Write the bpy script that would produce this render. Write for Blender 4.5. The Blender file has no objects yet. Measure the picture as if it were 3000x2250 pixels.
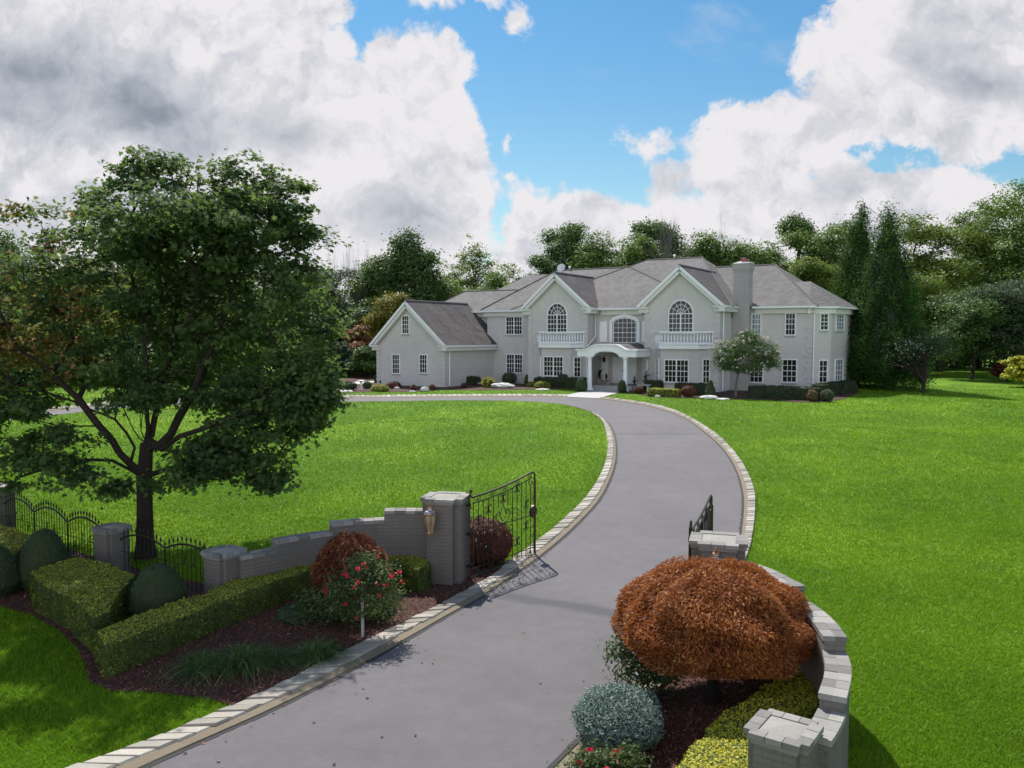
import bpy, bmesh, math, random
import numpy as np
from mathutils import Vector, Matrix
R = math.radians
rng = np.random.default_rng(7)
random.seed(7)
scene = bpy.context.scene
col = scene.collection

# ------------------------------------------------------------------ camera
F, HC = 2400.0, 5.2                       # focal length in photo pixels, camera height
PITCH = math.atan(145 / F)
cam_d = bpy.data.cameras.new('camera'); cam = bpy.data.objects.new('camera', cam_d); col.objects.link(cam)
cam.location = (0, 0, HC); cam.rotation_euler = (math.pi / 2 - PITCH, 0, 0)
cam_d.sensor_width = 36; cam_d.lens = F / 3000 * 36; cam_d.clip_end = 5000; cam_d.clip_start = 0.1
scene.camera = cam

# ------------------------------------------------------------------ light and sky
SUN_EL, SUN_AZ = 51.5, -17.5              # azimuth from +Y, negative = to the left
sd = bpy.data.lights.new('sun', 'SUN'); sd.energy = 3.95; sd.angle = R(0.55); sd.color = (1.0, 0.955, 0.88)
so = bpy.data.objects.new('sun', sd); col.objects.link(so)
sv = Vector((math.sin(R(SUN_AZ)) * math.cos(R(SUN_EL)), math.cos(R(SUN_AZ)) * math.cos(R(SUN_EL)), math.sin(R(SUN_EL))))
so.rotation_euler = sv.to_track_quat('Z', 'Y').to_euler()

world = bpy.data.worlds.new('World'); scene.world = world; world.use_nodes = True


class G:
    """tiny node-expression helper"""
    def __init__(s, nt): s.nt = nt; s.n = nt.nodes; s.l = nt.links
    def put(s, sock, v):
        if hasattr(v, 'is_output'): s.l.new(v, sock)
        elif v is not None: sock.default_value = v
    def m(s, op, a, b=None, c=None, clamp=False):
        k = s.n.new('ShaderNodeMath'); k.operation = op; k.use_clamp = clamp
        s.put(k.inputs[0], a)
        if b is not None: s.put(k.inputs[1], b)
        if c is not None: s.put(k.inputs[2], c)
        return k.outputs[0]
    def v(s, op, a, b=None, sc=None):
        k = s.n.new('ShaderNodeVectorMath'); k.operation = op
        s.put(k.inputs[0], a)
        if b is not None: s.put(k.inputs[1], b)
        if sc is not None: s.put(k.inputs[3], sc)
        return k.outputs[1] if op in ('LENGTH', 'DOT_PRODUCT', 'DISTANCE') else k.outputs[0]
    def comb(s, x, y, z):
        k = s.n.new('ShaderNodeCombineXYZ'); s.put(k.inputs[0], x); s.put(k.inputs[1], y); s.put(k.inputs[2], z); return k.outputs[0]
    def sep(s, a):
        k = s.n.new('ShaderNodeSeparateXYZ'); s.put(k.inputs[0], a); return k.outputs
    def noise(s, vec, scale, detail=4, rough=.5, dist=0., out=0, lac=2.0):
        k = s.n.new('ShaderNodeTexNoise'); s.put(k.inputs['Vector'], vec); k.inputs['Scale'].default_value = scale
        k.inputs['Detail'].default_value = detail; k.inputs['Roughness'].default_value = rough; k.inputs['Distortion'].default_value = dist
        k.inputs['Lacunarity'].default_value = lac
        return k.outputs[out]
    def ramp(s, f, stops, interp='LINEAR'):
        k = s.n.new('ShaderNodeValToRGB'); s.put(k.inputs[0], f); cr = k.color_ramp; cr.interpolation = interp
        while len(cr.elements) < len(stops): cr.elements.new(.5)
        for e, (p, c) in zip(cr.elements, stops): e.position = p; e.color = (*c, 1) if len(c) == 3 else c
        return k.outputs[0]
    def mix(s, f, a, b, blend='MIX'):
        k = s.n.new('ShaderNodeMix'); k.data_type = 'RGBA'; k.blend_type = blend
        s.put(k.inputs[0], f)
        s.put(k.inputs[6], (*a, 1) if isinstance(a, tuple) and len(a) == 3 else a)
        s.put(k.inputs[7], (*b, 1) if isinstance(b, tuple) and len(b) == 3 else b)
        return k.outputs[2]
    def mapr(s, v, a, b, c=0., d=1., smooth=True):
        k = s.n.new('ShaderNodeMapRange'); k.interpolation_type = 'SMOOTHSTEP' if smooth else 'LINEAR'
        s.put(k.inputs[0], v)
        for i, q in enumerate((a, b, c, d)): k.inputs[i + 1].default_value = q
        return k.outputs[0]


def build_world():
    nt = world.node_tree; g = G(nt); nt.nodes.clear()
    sky = nt.nodes.new('ShaderNodeTexSky'); sky.sky_type = 'NISHITA'; sky.sun_disc = False
    sky.sun_elevation = R(SUN_EL); sky.sun_rotation = R(SUN_AZ); sky.altitude = 50; sky.air_density = 1.0; sky.dust_density = .4; sky.ozone_density = 2.5
    tc = nt.nodes.new('ShaderNodeTexCoord'); d = tc.outputs['Generated']
    x, y, z = g.sep(d)
    yy = g.m('MAXIMUM', g.m('ABSOLUTE', y), 0.12)
    u = g.m('DIVIDE', x, yy); w = g.m('DIVIDE', g.m('ABSOLUTE', z), yy)
    p = g.comb(u, w, 0)
    # cauliflower warp of the cloud outline, then the layout of the cloud masses by direction
    big = g.noise(p, 3.2, 5, .55, out=1); fine = g.noise(p, 14, 6, .62, out=1)
    off = g.v('ADD', g.v('SCALE', g.v('SUBTRACT', big, (.5, .5, .5)), sc=.13), g.v('SCALE', g.v('SUBTRACT', fine, (.5, .5, .5)), sc=.075))
    q = g.v('ADD', p, off)
    def ell(cx, cy, rx, ry, rot=0., base=None):
        c = ((cx - 1500) / 2400, (980 - cy) / 2400, 0)
        k = g.v('SUBTRACT', base or q, c)
        if rot:
            r_ = nt.nodes.new('ShaderNodeVectorRotate'); r_.rotation_type = 'Z_AXIS'; g.put(r_.inputs[0], k); r_.inputs[3].default_value = R(rot); k = r_.outputs[0]
        k = g.v('MULTIPLY', k, (2400 / rx, 2400 / ry, 0))
        e = g.m('SUBTRACT', 1.0, g.v('LENGTH', k))
        return e if base else g.m('MULTIPLY', e, min(max(min(rx, ry), 30), 420) / 210)
    def union(items, base=None):
        acc = None
        for it in items:
            e = ell(*it, base=base)
            acc = e if acc is None else g.m('SMOOTH_MAX', acc, e, .10)
        return acc
    cover = union([(330, 250, 700, 420, 0), (900, 60, 170, 120, 0), (930, 330, 190, 240, 20), (1210, 330, 190, 210, 0), (1180, 560, 260, 330, 0),
                   (400, 700, 1100, 330, 0), (1290, 700, 130, 120, 0), (1290, 10, 105, 60, 0), (1515, 90, 36, 55, 0), (1400, 25, 50, 32, 0),
                   (1560, 700, 130, 170, 0), (1870, 440, 85, 60, 0), (1930, 540, 110, 70, 0), (1800, 660, 330, 150, 0), (2260, 470, 280, 170, 0), (2050, 430, 60, 35, 0), (2520, 700, 900, 210, 0), (2400, 200, 120, 100, 0),
                   (2780, 170, 440, 330, 0), (2420, 420, 150, 110, 0), (1480, 405, 32, 20, 0), (1480, 520, 26, 20, 0), (2150, 900, 2600, 190, 0), (2400, 60, 22, 30, 0),
                   (-1600, 500, 1500, 500, 0), (4700, 500, 1300, 420, 0), (-1500, -1400, 1900, 700, 0), (1400, -1500, 1500, 600, 0), (4400, -1200, 1500, 700, 0)])
    holes = union([(2560, 480, 90, 50, 0), (2810, 425, 45, 62, 0), (2230, 560, 40, 60, 0), (45, 330, 45, 22, 0), (20, 405, 35, 14, 0), (2080, 600, 160, 22, -10), (1060, 190, 44, 110, 24)])
    cover = g.m('SUBTRACT', cover, g.m('MULTIPLY', g.m('MAXIMUM', g.m('ADD', holes, g.m('MULTIPLY', g.m('SUBTRACT', g.noise(p, 12, 8, .65), .5), 1.1)), 0), .75))
    n1 = g.noise(p, 8, 11, .68, .35)
    dens = g.m('ADD', cover, g.m('MULTIPLY', g.m('SUBTRACT', n1, .5), 1.25))
    alpha = g.mapr(dens, -.02, .17)
    wisps = g.m('MULTIPLY', g.mapr(g.noise(g.v('MULTIPLY', p, (1, 1.6, 1)), 5.5, 8, .6, .6), .56, .8), .32)
    veil = g.m('MAXIMUM', alpha, wisps)
    # lit billows and grey bases
    q2 = g.v('ADD', p, g.v('SCALE', g.v('SUBTRACT', big, (.5, .5, .5)), sc=.20))
    dark = union([(80, 230, 520, 190, 0), (480, 330, 420, 130, 18), (900, 430, 260, 95, 12), (2870, 240, 400, 130, 8), (3200, 260, 400, 200, 0)], base=q2)
    low = union([(350, 560, 330, 60, 10), (1200, 640, 200, 120, 0), (2000, 495, 200, 40, 0), (1650, 760, 260, 90, 0), (2500, 560, 260, 60, 0)], base=q2)
    puff = g.noise(q, 5.0, 9, .60, .2)
    puff2 = g.noise(g.v('ADD', q, (-.012, .02, 0)), 5.0, 9, .60, .2)
    relief = g.m('MULTIPLY', g.m('SUBTRACT', puff2, puff), 2.6)
    dk = g.mapr(g.m('ADD', dark, g.m('MULTIPLY', g.m('SUBTRACT', puff, .5), 1.5)), .0, 1.7)
    lk = g.m('MULTIPLY', g.mapr(g.m('ADD', low, g.m('MULTIPLY', g.m('SUBTRACT', puff, .5), 1.2)), .0, 1.0), .38)
    thick = g.m('MULTIPLY', g.mapr(dens, .15, 1.2), .16)
    sh = g.m('ADD', g.m('ADD', g.m('MAXIMUM', dk, lk), thick), relief, clamp=True)
    cc = g.ramp(sh, [(0, (.95, .93, .96)), (.22, (.75, .755, .81)), (.5, (.55, .585, .65)), (.8, (.36, .40, .465)), (1, (.27, .315, .38))])
    front = g.mapr(y, .35, -.25, 1., 2.3); over = g.mapr(z, .45, .9, 1., 1.5)      # clouds behind and above the camera brightened to add fill light
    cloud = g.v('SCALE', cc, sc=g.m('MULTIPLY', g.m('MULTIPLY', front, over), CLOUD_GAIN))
    up = g.mapr(w, .0, .45)
    tint = g.mix(up, (.90, 1.0, .86), (.46, .86, .98))
    skyc = g.v('MULTIPLY', g.v('SCALE', sky.outputs[0], sc=SKY_GAIN), tint)
    colr = g.mix(veil, skyc, cloud)
    bg = nt.nodes.new('ShaderNodeBackground'); g.l.new(colr, bg.inputs[0]); bg.inputs[1].default_value = .1
    out = nt.nodes.new('ShaderNodeOutputWorld'); g.l.new(bg.outputs[0], out.inputs[0])
    world.cycles.sampling_method = 'MANUAL'; world.cycles.sample_map_resolution = 1024


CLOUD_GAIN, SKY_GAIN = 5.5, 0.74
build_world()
scene.view_settings.view_transform = 'Standard'; scene.view_settings.look = 'None'
scene.view_settings.exposure = 0.70; scene.view_settings.gamma = 1
scene.cycles.max_bounces = 6; scene.cycles.diffuse_bounces = 3; scene.cycles.glossy_bounces = 2; scene.cycles.transmission_bounces = 3
scene.cycles.use_denoising = True
scene.cycles.sample_clamp_indirect = 8


# ------------------------------------------------------------------ places: pixel of the photograph -> point on the ground
def terr(y):
    t = np.clip((np.asarray(y, float) - 16) / 36, 0, 1); return 1.2 * t * t * (3 - 2 * t)
CP, SP = math.cos(PITCH), math.sin(PITCH)
def ray(px, py):
    v = (1125 - py) / F
    return (px - 1500) / F, CP + v * SP, -SP + v * CP
def gp(px, py):
    x, y, z = ray(px, py); t = 3.0
    while t < 400 and HC + z * t > terr(y * t): t += .02
    return (x * t, y * t)
def zp(px, py, h):
    """point seen at the pixel that is h above the lower ground"""
    x, y, z = ray(px, py); t = (h - HC) / z
    return (x * t, y * t)
def at(px, py, y):
    """x and z seen at the pixel at distance y"""
    a, b, c = ray(px, py); t = y / b
    return a * t, HC + c * t
def gps(l): return [gp(*p) for p in l]


# ------------------------------------------------------------------ object helpers
def tag(o, label=None, cat=None, group=None, kind=None):
    if label: o['label'] = label
    if cat: o['category'] = cat
    if group: o['group'] = group
    if kind: o['kind'] = kind
    return o
def thing(name, label, cat, loc=(0, 0, 0), rz=0., group=None):
    o = bpy.data.objects.new(name, None); o.location = loc; o.rotation_euler = (0, 0, rz); o.empty_display_size = .3
    col.objects.link(o); return tag(o, label, cat, group)
def link(name, me, mat=None, parent=None):
    o = bpy.data.objects.new(name, me); col.objects.link(o)
    if mat is not None:
        for k in (mat if isinstance(mat, (list, tuple)) else [mat]): me.materials.append(k)
    if parent: o.parent = parent
    return o
def copy_tree(o, parent=None):
    c = o.copy(); col.objects.link(c); c.parent = parent
    for ch in list(o.children): copy_tree(ch, c)
    return c
def np_mesh(name, verts, k, attr=None, smooth=False):
    """mesh of separate k-gons: verts (n*k,3)"""
    me = bpy.data.meshes.new(name); n = len(verts) // k
    me.vertices.add(n * k); me.vertices.foreach_set('co', np.asarray(verts, np.float32).ravel())
    me.loops.add(n * k); me.loops.foreach_set('vertex_index', np.arange(n * k, dtype=np.int32))
    me.polygons.add(n); me.polygons.foreach_set('loop_start', np.arange(0, n * k, k, dtype=np.int32))
    me.update(calc_edges=True)
    if attr is not None:
        a = me.attributes.new('rnd', 'FLOAT', 'POINT'); a.data.foreach_set('value', np.repeat(np.asarray(attr, np.float32), k))
    return me
def join_np(parts):
    return np.concatenate(parts, 0)


class MB:
    def __init__(s): s.v = []; s.f = []; s.m = []; s.r = []; s.mi = 0; s.rv = .5
    def add(s, vs, fs):
        b = len(s.v); s.v += [tuple(map(float, p)) for p in vs]; s.r += [s.rv] * len(vs)
        for f in fs: s.f.append([b + i for i in f]); s.m.append(s.mi)
    def box(s, a, b):
        x0, y0, z0 = a; x1, y1, z1 = b
        s.add([(x0, y0, z0), (x1, y0, z0), (x1, y1, z0), (x0, y1, z0), (x0, y0, z1), (x1, y0, z1), (x1, y1, z1), (x0, y1, z1)],
              [(0, 3, 2, 1), (4, 5, 6, 7), (0, 1, 5, 4), (1, 2, 6, 5), (2, 3, 7, 6), (3, 0, 4, 7)])
    def obox(s, o, ax, ay, az):
        """box from corner o spanned by three vectors"""
        o, ax, ay, az = map(Vector, (o, ax, ay, az))
        P = [o, o + ax, o + ax + ay, o + ay]; P += [p + az for p in P]
        s.add(P, [(0, 3, 2, 1), (4, 5, 6, 7), (0, 1, 5, 4), (1, 2, 6, 5), (2, 3, 7, 6), (3, 0, 4, 7)])
    def prism(s, pts, d):
        """polygon pts (3d list) extruded by vector d"""
        n = len(pts); d = Vector(d); P = [Vector(p) for p in pts]
        s.add(P + [p + d for p in P], [list(range(n))[::-1], list(range(n, 2 * n))] + [(i, (i + 1) % n, n + (i + 1) % n, n + i) for i in range(n)])
    def tube(s, pts, r, n=6, closed=False):
        P = [Vector(p) for p in pts]; N = len(P)
        rs = r if isinstance(r, (list, tuple)) else [r] * N
        up = Vector((0, 0, 1)); vs = []
        prev = None
        for i, p in enumerate(P):
            t = (P[min(i + 1, N - 1)] - P[max(i - 1, 0)])
            if t.length < 1e-9: t = Vector((0, 0, 1))
            t.normalize()
            if prev is None:
                a = t.orthogonal().normalized()
            else:
                a = prev - t * prev.dot(t)
                a = a.normalized() if a.length > 1e-6 else t.orthogonal().normalized()
            prev = a; b = t.cross(a)
            for k in range(n):
                q = 2 * math.pi * k / n + math.pi / n
                vs.append(p + (a * math.cos(q) + b * math.sin(q)) * rs[i])
        fs = [(i * n + k, i * n + (k + 1) % n, (i + 1) * n + (k + 1) % n, (i + 1) * n + k) for i in range(N - 1) for k in range(n)]
        fs += [list(range(n))[::-1], list(range((N - 1) * n, N * n))]
        s.add(vs, fs)
    def lathe(s, prof, c=(0, 0, 0), n=16):
        vs = []; 
        for r, z in prof:
            for k in range(n): vs.append((c[0] + r * math.cos(2 * math.pi * k / n), c[1] + r * math.sin(2 * math.pi * k / n), c[2] + z))
        m = len(prof)
        s.add(vs, [(i * n + k, i * n + (k + 1) % n, (i + 1) * n + (k + 1) % n, (i + 1) * n + k) for i in range(m - 1) for k in range(n)] + [list(range(n))[::-1], list(range((m - 1) * n, m * n))])
    def build(s, name, mat, parent=None, smooth=False, attr=False):
        me = bpy.data.meshes.new(name); me.from_pydata(s.v, [], s.f)
        me.polygons.foreach_set('material_index', s.m)
        if smooth: me.polygons.foreach_set('use_smooth', [True] * len(me.polygons))
        if attr:
            a = me.attributes.new('rnd', 'FLOAT', 'POINT'); a.data.foreach_set('value', s.r)
        me.update()
        return link(name, me, mat, parent)


# ------------------------------------------------------------------ materials
def new_mat(name):
    m = bpy.data.materials.new(name); m.use_nodes = True
    nt = m.node_tree; b = nt.nodes['Principled BSDF']
    return m, G(nt), b
def objco(g): return g.n.new('ShaderNodeTexCoord').outputs['Object']
def attr(g, name='rnd'):
    k = g.n.new('ShaderNodeAttribute'); k.attribute_name = name; return k.outputs['Fac']
def bump(g, b, h, dist=.01, strength=1.):
    k = g.n.new('ShaderNodeBump'); k.inputs['Distance'].default_value = dist; k.inputs['Strength'].default_value = strength
    g.l.new(h, k.inputs['Height']); g.l.new(k.outputs[0], b.inputs['Normal'])
def plain(name, c, rough=.6, metal=0., var=.12, scale=6., spec=.5, bmp=0.):
    m, g, b = new_mat(name); co = objco(g)
    n = g.noise(co, scale, 6, .6)
    f = g.m('ADD', g.m('MULTIPLY', g.m('SUBTRACT', n, .5), 2 * var), 1)
    g.l.new(g.v('SCALE', (*c,), sc=f), b.inputs['Base Color'])
    b.inputs['Roughness'].default_value = rough; b.inputs['Metallic'].default_value = metal; b.inputs['Specular IOR Level'].default_value = spec
    if bmp: bump(g, b, g.noise(co, scale * 8, 4, .6), bmp)
    return m
def leaf_mat(name, stops, trans=(.30, .45, .05), tf=.33, rough=.55, big=0., patches=False):
    m, g, b = new_mat(name)
    r_ = attr(g)
    if big:
        tcn = g.n.new('ShaderNodeTexCoord').outputs['Object']
        r_ = g.m('ADD', r_, g.m('MULTIPLY', g.m('SUBTRACT', g.noise(tcn, big, 6, .62), .5), 1.2), clamp=True)
    c = g.ramp(r_, stops)
    if patches: c = lawn_patches(g, c)
    g.l.new(c, b.inputs['Base Color']); b.inputs['Roughness'].default_value = rough; b.inputs['Specular IOR Level'].default_value = .25
    t = g.n.new('ShaderNodeBsdfTranslucent'); g.l.new(g.mix(.42, c, trans), t.inputs[0])
    mx = g.n.new('ShaderNodeMixShader'); mx.inputs[0].default_value = tf
    g.l.new(b.outputs[0], mx.inputs[1]); g.l.new(t.outputs[0], mx.inputs[2])
    g.l.new(mx.outputs[0], g.n['Material Output'].inputs[0])
    return m

def lawn_patches(g, c):
    co = g.n.new('ShaderNodeTexCoord').outputs['Object']
    c = g.mix(g.mapr(g.noise(co, .16, 5, .62, .6), .45, .66, 0, .70), c, (.20, .33, .012))
    c = g.mix(g.mapr(g.noise(g.v('ADD', co, (31, 7, 0)), .5, 6, .68), .52, .72, 0, .55), c, (.055, .150, .006))
    c = g.mix(g.mapr(g.noise(g.v('ADD', co, (3, 57, 0)), 1.7, 5, .7), .60, .76, 0, .55), c, (.24, .30, .045))
    return c
def lawn_mat():
    m, g, b = new_mat('lawn'); co = objco(g)
    n1 = g.noise(co, .22, 5, .6); n2 = g.noise(g.v('MULTIPLY', co, (1, .55, 1)), 5, 6, .7); n3 = g.noise(g.v('MULTIPLY', co, (1.6, .5, 1)), 28, 5, .75)
    c = g.ramp(g.m('ADD', g.m('MULTIPLY', n2, .45), g.m('MULTIPLY', n3, .55)), [(.25, (.040, .094, .003)), (.47, (.075, .170, .005)), (.62, (.11, .225, .008)), (.80, (.17, .28, .02))])
    c = g.mix(g.mapr(n1, .35, .7, 0, .55), c, (.085, .21, .005))
    c = lawn_patches(g, c)
    g.l.new(c, b.inputs['Base Color']); b.inputs['Roughness'].default_value = .8; b.inputs['Specular IOR Level'].default_value = .15
    bump(g, b, g.m('ADD', n3, n2), .05, .9)
    return m
def asphalt_mat():
    m, g, b = new_mat('asphalt'); co = objco(g)
    n1 = g.noise(co, .35, 6, .65, .4); n2 = g.noise(co, 2.2, 6, .7); n3 = g.noise(co, 90, 3, .6); n4 = g.noise(co, 260, 2, .5)
    c = g.ramp(g.m('ADD', g.m('MULTIPLY', n1, .6), g.m('MULTIPLY', n2, .4)), [(.3, (.118, .108, .114)), (.5, (.150, .138, .147)), (.68, (.188, .168, .180))])
    c = g.mix(g.mapr(n3, .3, .75, 0, .5), c, (.07, .07, .075))
    # resurfacing joints and a darker patch across the drive
    x, y, z = g.sep(co)
    yy = g.m('ADD', y, g.m('MULTIPLY', g.m('SUBTRACT', g.noise(co, .8, 4, .6), .5), .5))
    ln = g.m('MULTIPLY', g.mapr(g.m('ABSOLUTE', g.m('SUBTRACT', yy, g.m('MULTIPLY', x, -.28))), 0, 1), 0)
    d1 = g.m('ABSOLUTE', g.m('SUBTRACT', g.m('ADD', yy, g.m('MULTIPLY', x, .52)), 15.95))
    band = g.m('SUBTRACT', 1, g.mapr(d1, .12, .38))
    c = g.mix(g.m('MULTIPLY', band, .62), c, (.055, .055, .058))
    d2 = g.m('ABSOLUTE', g.m('SUBTRACT', y, 36.6))
    c = g.mix(g.m('MULTIPLY', g.m('SUBTRACT', 1, g.mapr(d2, .05, .25)), .45), c, (.06, .06, .062))
    sp = g.noise(co, 55, 2, .5); c = g.mix(g.mapr(sp, .70, .76, 0, .8), c, (.30, .29, .28))
    blot = g.noise(g.v('ADD', co, (9, 4, 0)), 1.5, 5, .75, 1.2); c = g.mix(g.mapr(blot, .58, .72, 0, .25), c, (.085, .08, .085))
    wet = g.mapr(g.noise(g.v('MULTIPLY', co, (.6, 1.7, 1)), 1.1, 5, .6, .6), .60, .74, 0, .22)
    c = g.mix(wet, c, (.06, .06, .066))
    g.l.new(c, b.inputs['Base Color']); b.inputs['Roughness'].default_value = .82; b.inputs['Specular IOR Level'].default_value = .35
    bump(g, b, g.m('ADD', n3, n4), .006, .8)
    return m
def mulch_mat():
    m, g, b = new_mat('mulch'); co = objco(g)
    v = g.n.new('ShaderNodeTexVoronoi'); g.put(v.inputs['Vector'], g.v('MULTIPLY', g.v('ADD', co, g.v('SCALE', g.noise(co, 8, 3, .5, out=1), sc=.1)), (1, .6, 1))); v.inputs['Scale'].default_value = 38
    n = g.noise(co, 30, 5, .7)
    c = g.ramp(n, [(.3, (.018, .010, .008)), (.5, (.075, .030, .020)), (.65, (.15, .060, .040)), (.8, (.26, .14, .10))])
    g.l.new(c, b.inputs['Base Color']); b.inputs['Roughness'].default_value = .9
    bump(g, b, g.m('ADD', v.outputs[0], n), .04, 1.)
    return m
def brick_mat(name, base, stain=.35, mort=.80):
    m, g, b = new_mat(name); co = objco(g); x, y, z = g.sep(co)
    vec = g.comb(g.m('ADD', x, y), z, 0)
    k = g.n.new('ShaderNodeTexBrick'); g.put(k.inputs['Vector'], vec); k.inputs['Scale'].default_value = 1
    k.inputs['Brick Width'].default_value = .21; k.inputs['Row Height'].default_value = .075; k.inputs['Mortar Size'].default_value = .009
    k.inputs['Mortar Smooth'].default_value = .4
    k.inputs['Color1'].default_value = (*[v * 1.03 for v in base], 1); k.inputs['Color2'].default_value = (*[v * .93 for v in base], 1); k.inputs['Mortar'].default_value = (*[v * mort for v in base], 1)
    n = g.noise(co, .5, 6, .65); c = g.mix(g.mapr(n, .4, .75, 0, stain), k.outputs[0], tuple(v * .72 for v in base))
    n2 = g.noise(g.v('MULTIPLY', co, (2.5, 2.5, .35)), 1.6, 6, .7)
    c = g.mix(g.mapr(n2, .52, .8, 0, stain * .9), c, (base[0] * .62, base[1] * .64, base[2] * .62))
    g.l.new(c, b.inputs['Base Color']); b.inputs['Roughness'].default_value = .85
    bump(g, b, g.m('SUBTRACT', g.noise(co, 40, 3, .6), g.m('MULTIPLY', k.outputs[1], 1.5)), .008, .8)
    return m
def roof_mat(name, base, streak=.3, shift=0.):
    m, g, b = new_mat(name); co = objco(g); x, y, z = g.sep(co)
    vec = g.comb(g.m('ADD', x, g.m('MULTIPLY', y, .35)), g.m('MULTIPLY', z, 1.9), 0)
    k = g.n.new('ShaderNodeTexBrick'); g.put(k.inputs['Vector'], vec); k.inputs['Scale'].default_value = 1
    k.inputs['Brick Width'].default_value = .32; k.inputs['Row Height'].default_value = .17; k.inputs['Mortar Size'].default_value = .016; k.inputs['Bias'].default_value = 0
    k.inputs['Color1'].default_value = (*[v * 1.18 for v in base], 1); k.inputs['Color2'].default_value = (*[v * .80 for v in base], 1); k.inputs['Mortar'].default_value = (*[v * .5 for v in base], 1)
    n = g.noise(g.v('MULTIPLY', co, (1.6, 1.6, .3)), .9, 5, .6)
    c = g.mix(g.mapr(n, .38, .7, 0, streak), k.outputs[0], tuple(v * .40 for v in base))
    c = g.mix(g.mapr(g.noise(co, .35, 4, .6), .4, .7, 0, .25), c, tuple(v * 1.3 for v in base))
    g.l.new(c, b.inputs['Base Color']); b.inputs['Roughness'].default_value = .9; b.inputs['Specular IOR Level'].default_value = .3
    bump(g, b, g.m('SUBTRACT', g.noise(co, 30, 3, .7), k.outputs[1]), .02, .8)
    return m
def stone_mat(name, stops, rough=.85, scale=5.):
    m, g, b = new_mat(name); co = objco(g)
    n = g.noise(co, scale, 7, .65)
    c = g.ramp(g.m('ADD', g.m('MULTIPLY', attr(g), .6), g.m('MULTIPLY', n, .4)), stops)
    n2 = g.noise(co, scale * 7, 5, .7)
    c = g.mix(g.mapr(n2, .5, .8, 0, .35), c, tuple(v * .55 for v in stops[0][1]))
    g.l.new(c, b.inputs['Base Color']); b.inputs['Roughness'].default_value = rough
    bump(g, b, g.m('ADD', n, n2), .012, .8)
    return m

M = {}
M['lawn'] = lawn_mat(); M['asphalt'] = asphalt_mat(); M['mulch'] = mulch_mat()
M['brick'] = brick_mat('painted_brick', (.64, .62, .60))
M['brick_wall'] = brick_mat('garden_brick', (.176, .158, .140), .6, .93)
M['roof'] = roof_mat('shingles', (.185, .175, .17))
M['roof_dark'] = roof_mat('stained_shingles', (.135, .118, .116), .8)
M['ridge'] = plain('ridge_shingles', (.11, .10, .10), .9)
M['white'] = plain('white_paint', (.80, .81, .83), .45, var=.05)
M['cream'] = plain('pale_trim', (.66, .655, .64), .5, var=.06)
M['sill'] = plain('grey_sill', (.36, .38, .40), .8)
M['glass'], g_, b_ = new_mat('window_glass'); b_.inputs['Base Color'].default_value = (.012, .014, .016, 1); b_.inputs['Roughness'].default_value = .06; b_.inputs['IOR'].default_value = 1.42
M['curtain_glass'], g_, b_ = new_mat('curtained_glass'); b_.inputs['Base Color'].default_value = (.16, .22, .25, 1); b_.inputs['Roughness'].default_value = .12
M['iron'] = plain('bronze_iron', (.055, .042, .028), .42, .6, .3, 9)
M['iron_dark'] = plain('dark_iron', (.018, .016, .014), .5, .5, .3, 9)
M['brass'] = plain('aged_brass', (.42, .25, .13), .38, .85, .25, 20)
M['lamp_glass'] = plain('lamp_glass', (.36, .30, .20), .2, 0, .2, 10)
M['pewter'] = plain('lantern_roof', (.42, .36, .40), .3, .7, .1, 12)
M['bark'] = plain('bark', (.045, .036, .030), .95, 0, .5, 12, .2, .03)
M['bark_grey'] = plain('grey_bark', (.16, .145, .13), .95, 0, .4, 12, .2, .02)
M['stone'] = stone_mat('kerb_stone', [(.15, (.20, .18, .155)), (.5, (.34, .31, .265)), (.9, (.50, .46, .39))])
M['edge_dark'] = plain('dark_edge', (.035, .033, .033), .9, 0, .3, 8)
M['mortar'] = stone_mat('kerb_mortar', [(.2, (.12, .092, .06)), (.8, (.24, .195, .135))])
M['coping'] = stone_mat('slate_coping', [(.15, (.14, .133, .125)), (.5, (.235, .224, .208)), (.9, (.36, .34, .315))])
M['capmid'] = stone_mat('rough_mortar_cap', [(.2, (.26, .245, .22)), (.8, (.42, .40, .36))], .95, 20)
M['boulder'] = stone_mat('boulder', [(.2, (.45, .43, .39)), (.8, (.72, .70, .66))], .9, 3)
M['paving'] = plain('paving', (.42, .41, .40), .8, 0, .12, 3)
M['terracotta'] = plain('terracotta', (.35, .10, .06), .8)
M['steel'] = plain('flue_steel', (.35, .40, .46), .35, .8)
M['pot'] = plain('plant_pot', (.30, .27, .20), .7)
gr = [(0, (.018, .050, .010)), (.5, (.040, .095, .016)), (1, (.085, .165, .025))]
M['L_maple'] = leaf_mat('maple_leaves', [(0, (.042, .078, .032)), (.40, (.085, .145, .048)), (.66, (.15, .22, .06)), (.78, (.20, .15, .045)), (1, (.40, .19, .085))], (.26, .38, .07), .42, .8)
M['L_dark'] = leaf_mat('dark_leaves', [(0, (.042, .084, .030)), (.5, (.085, .150, .045)), (1, (.16, .24, .065))], (.16, .30, .04), .25, big=.3)
M['L_mid'] = leaf_mat('green_leaves', [(0, (.050, .095, .024)), (.5, (.11, .185, .040)), (1, (.20, .28, .06))], (.26, .40, .05), .34, big=.3)
M['L_light'] = leaf_mat('light_leaves', [(0, (.05, .09, .014)), (.5, (.11, .17, .028)), (1, (.20, .26, .05))], (.34, .46, .06), .36, big=.3)
M['L_grey'] = leaf_mat('greyish_leaves', [(0, (.03, .055, .028)), (.5, (.06, .095, .05)), (1, (.13, .165, .10))], (.22, .32, .12), .3, big=.3)
M['L_fir'] = leaf_mat('conifer_sprays', [(0, (.012, .034, .008)), (.5, (.034, .088, .016)), (1, (.10, .20, .03))], (.14, .28, .03), .2, .85, big=.45)
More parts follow.
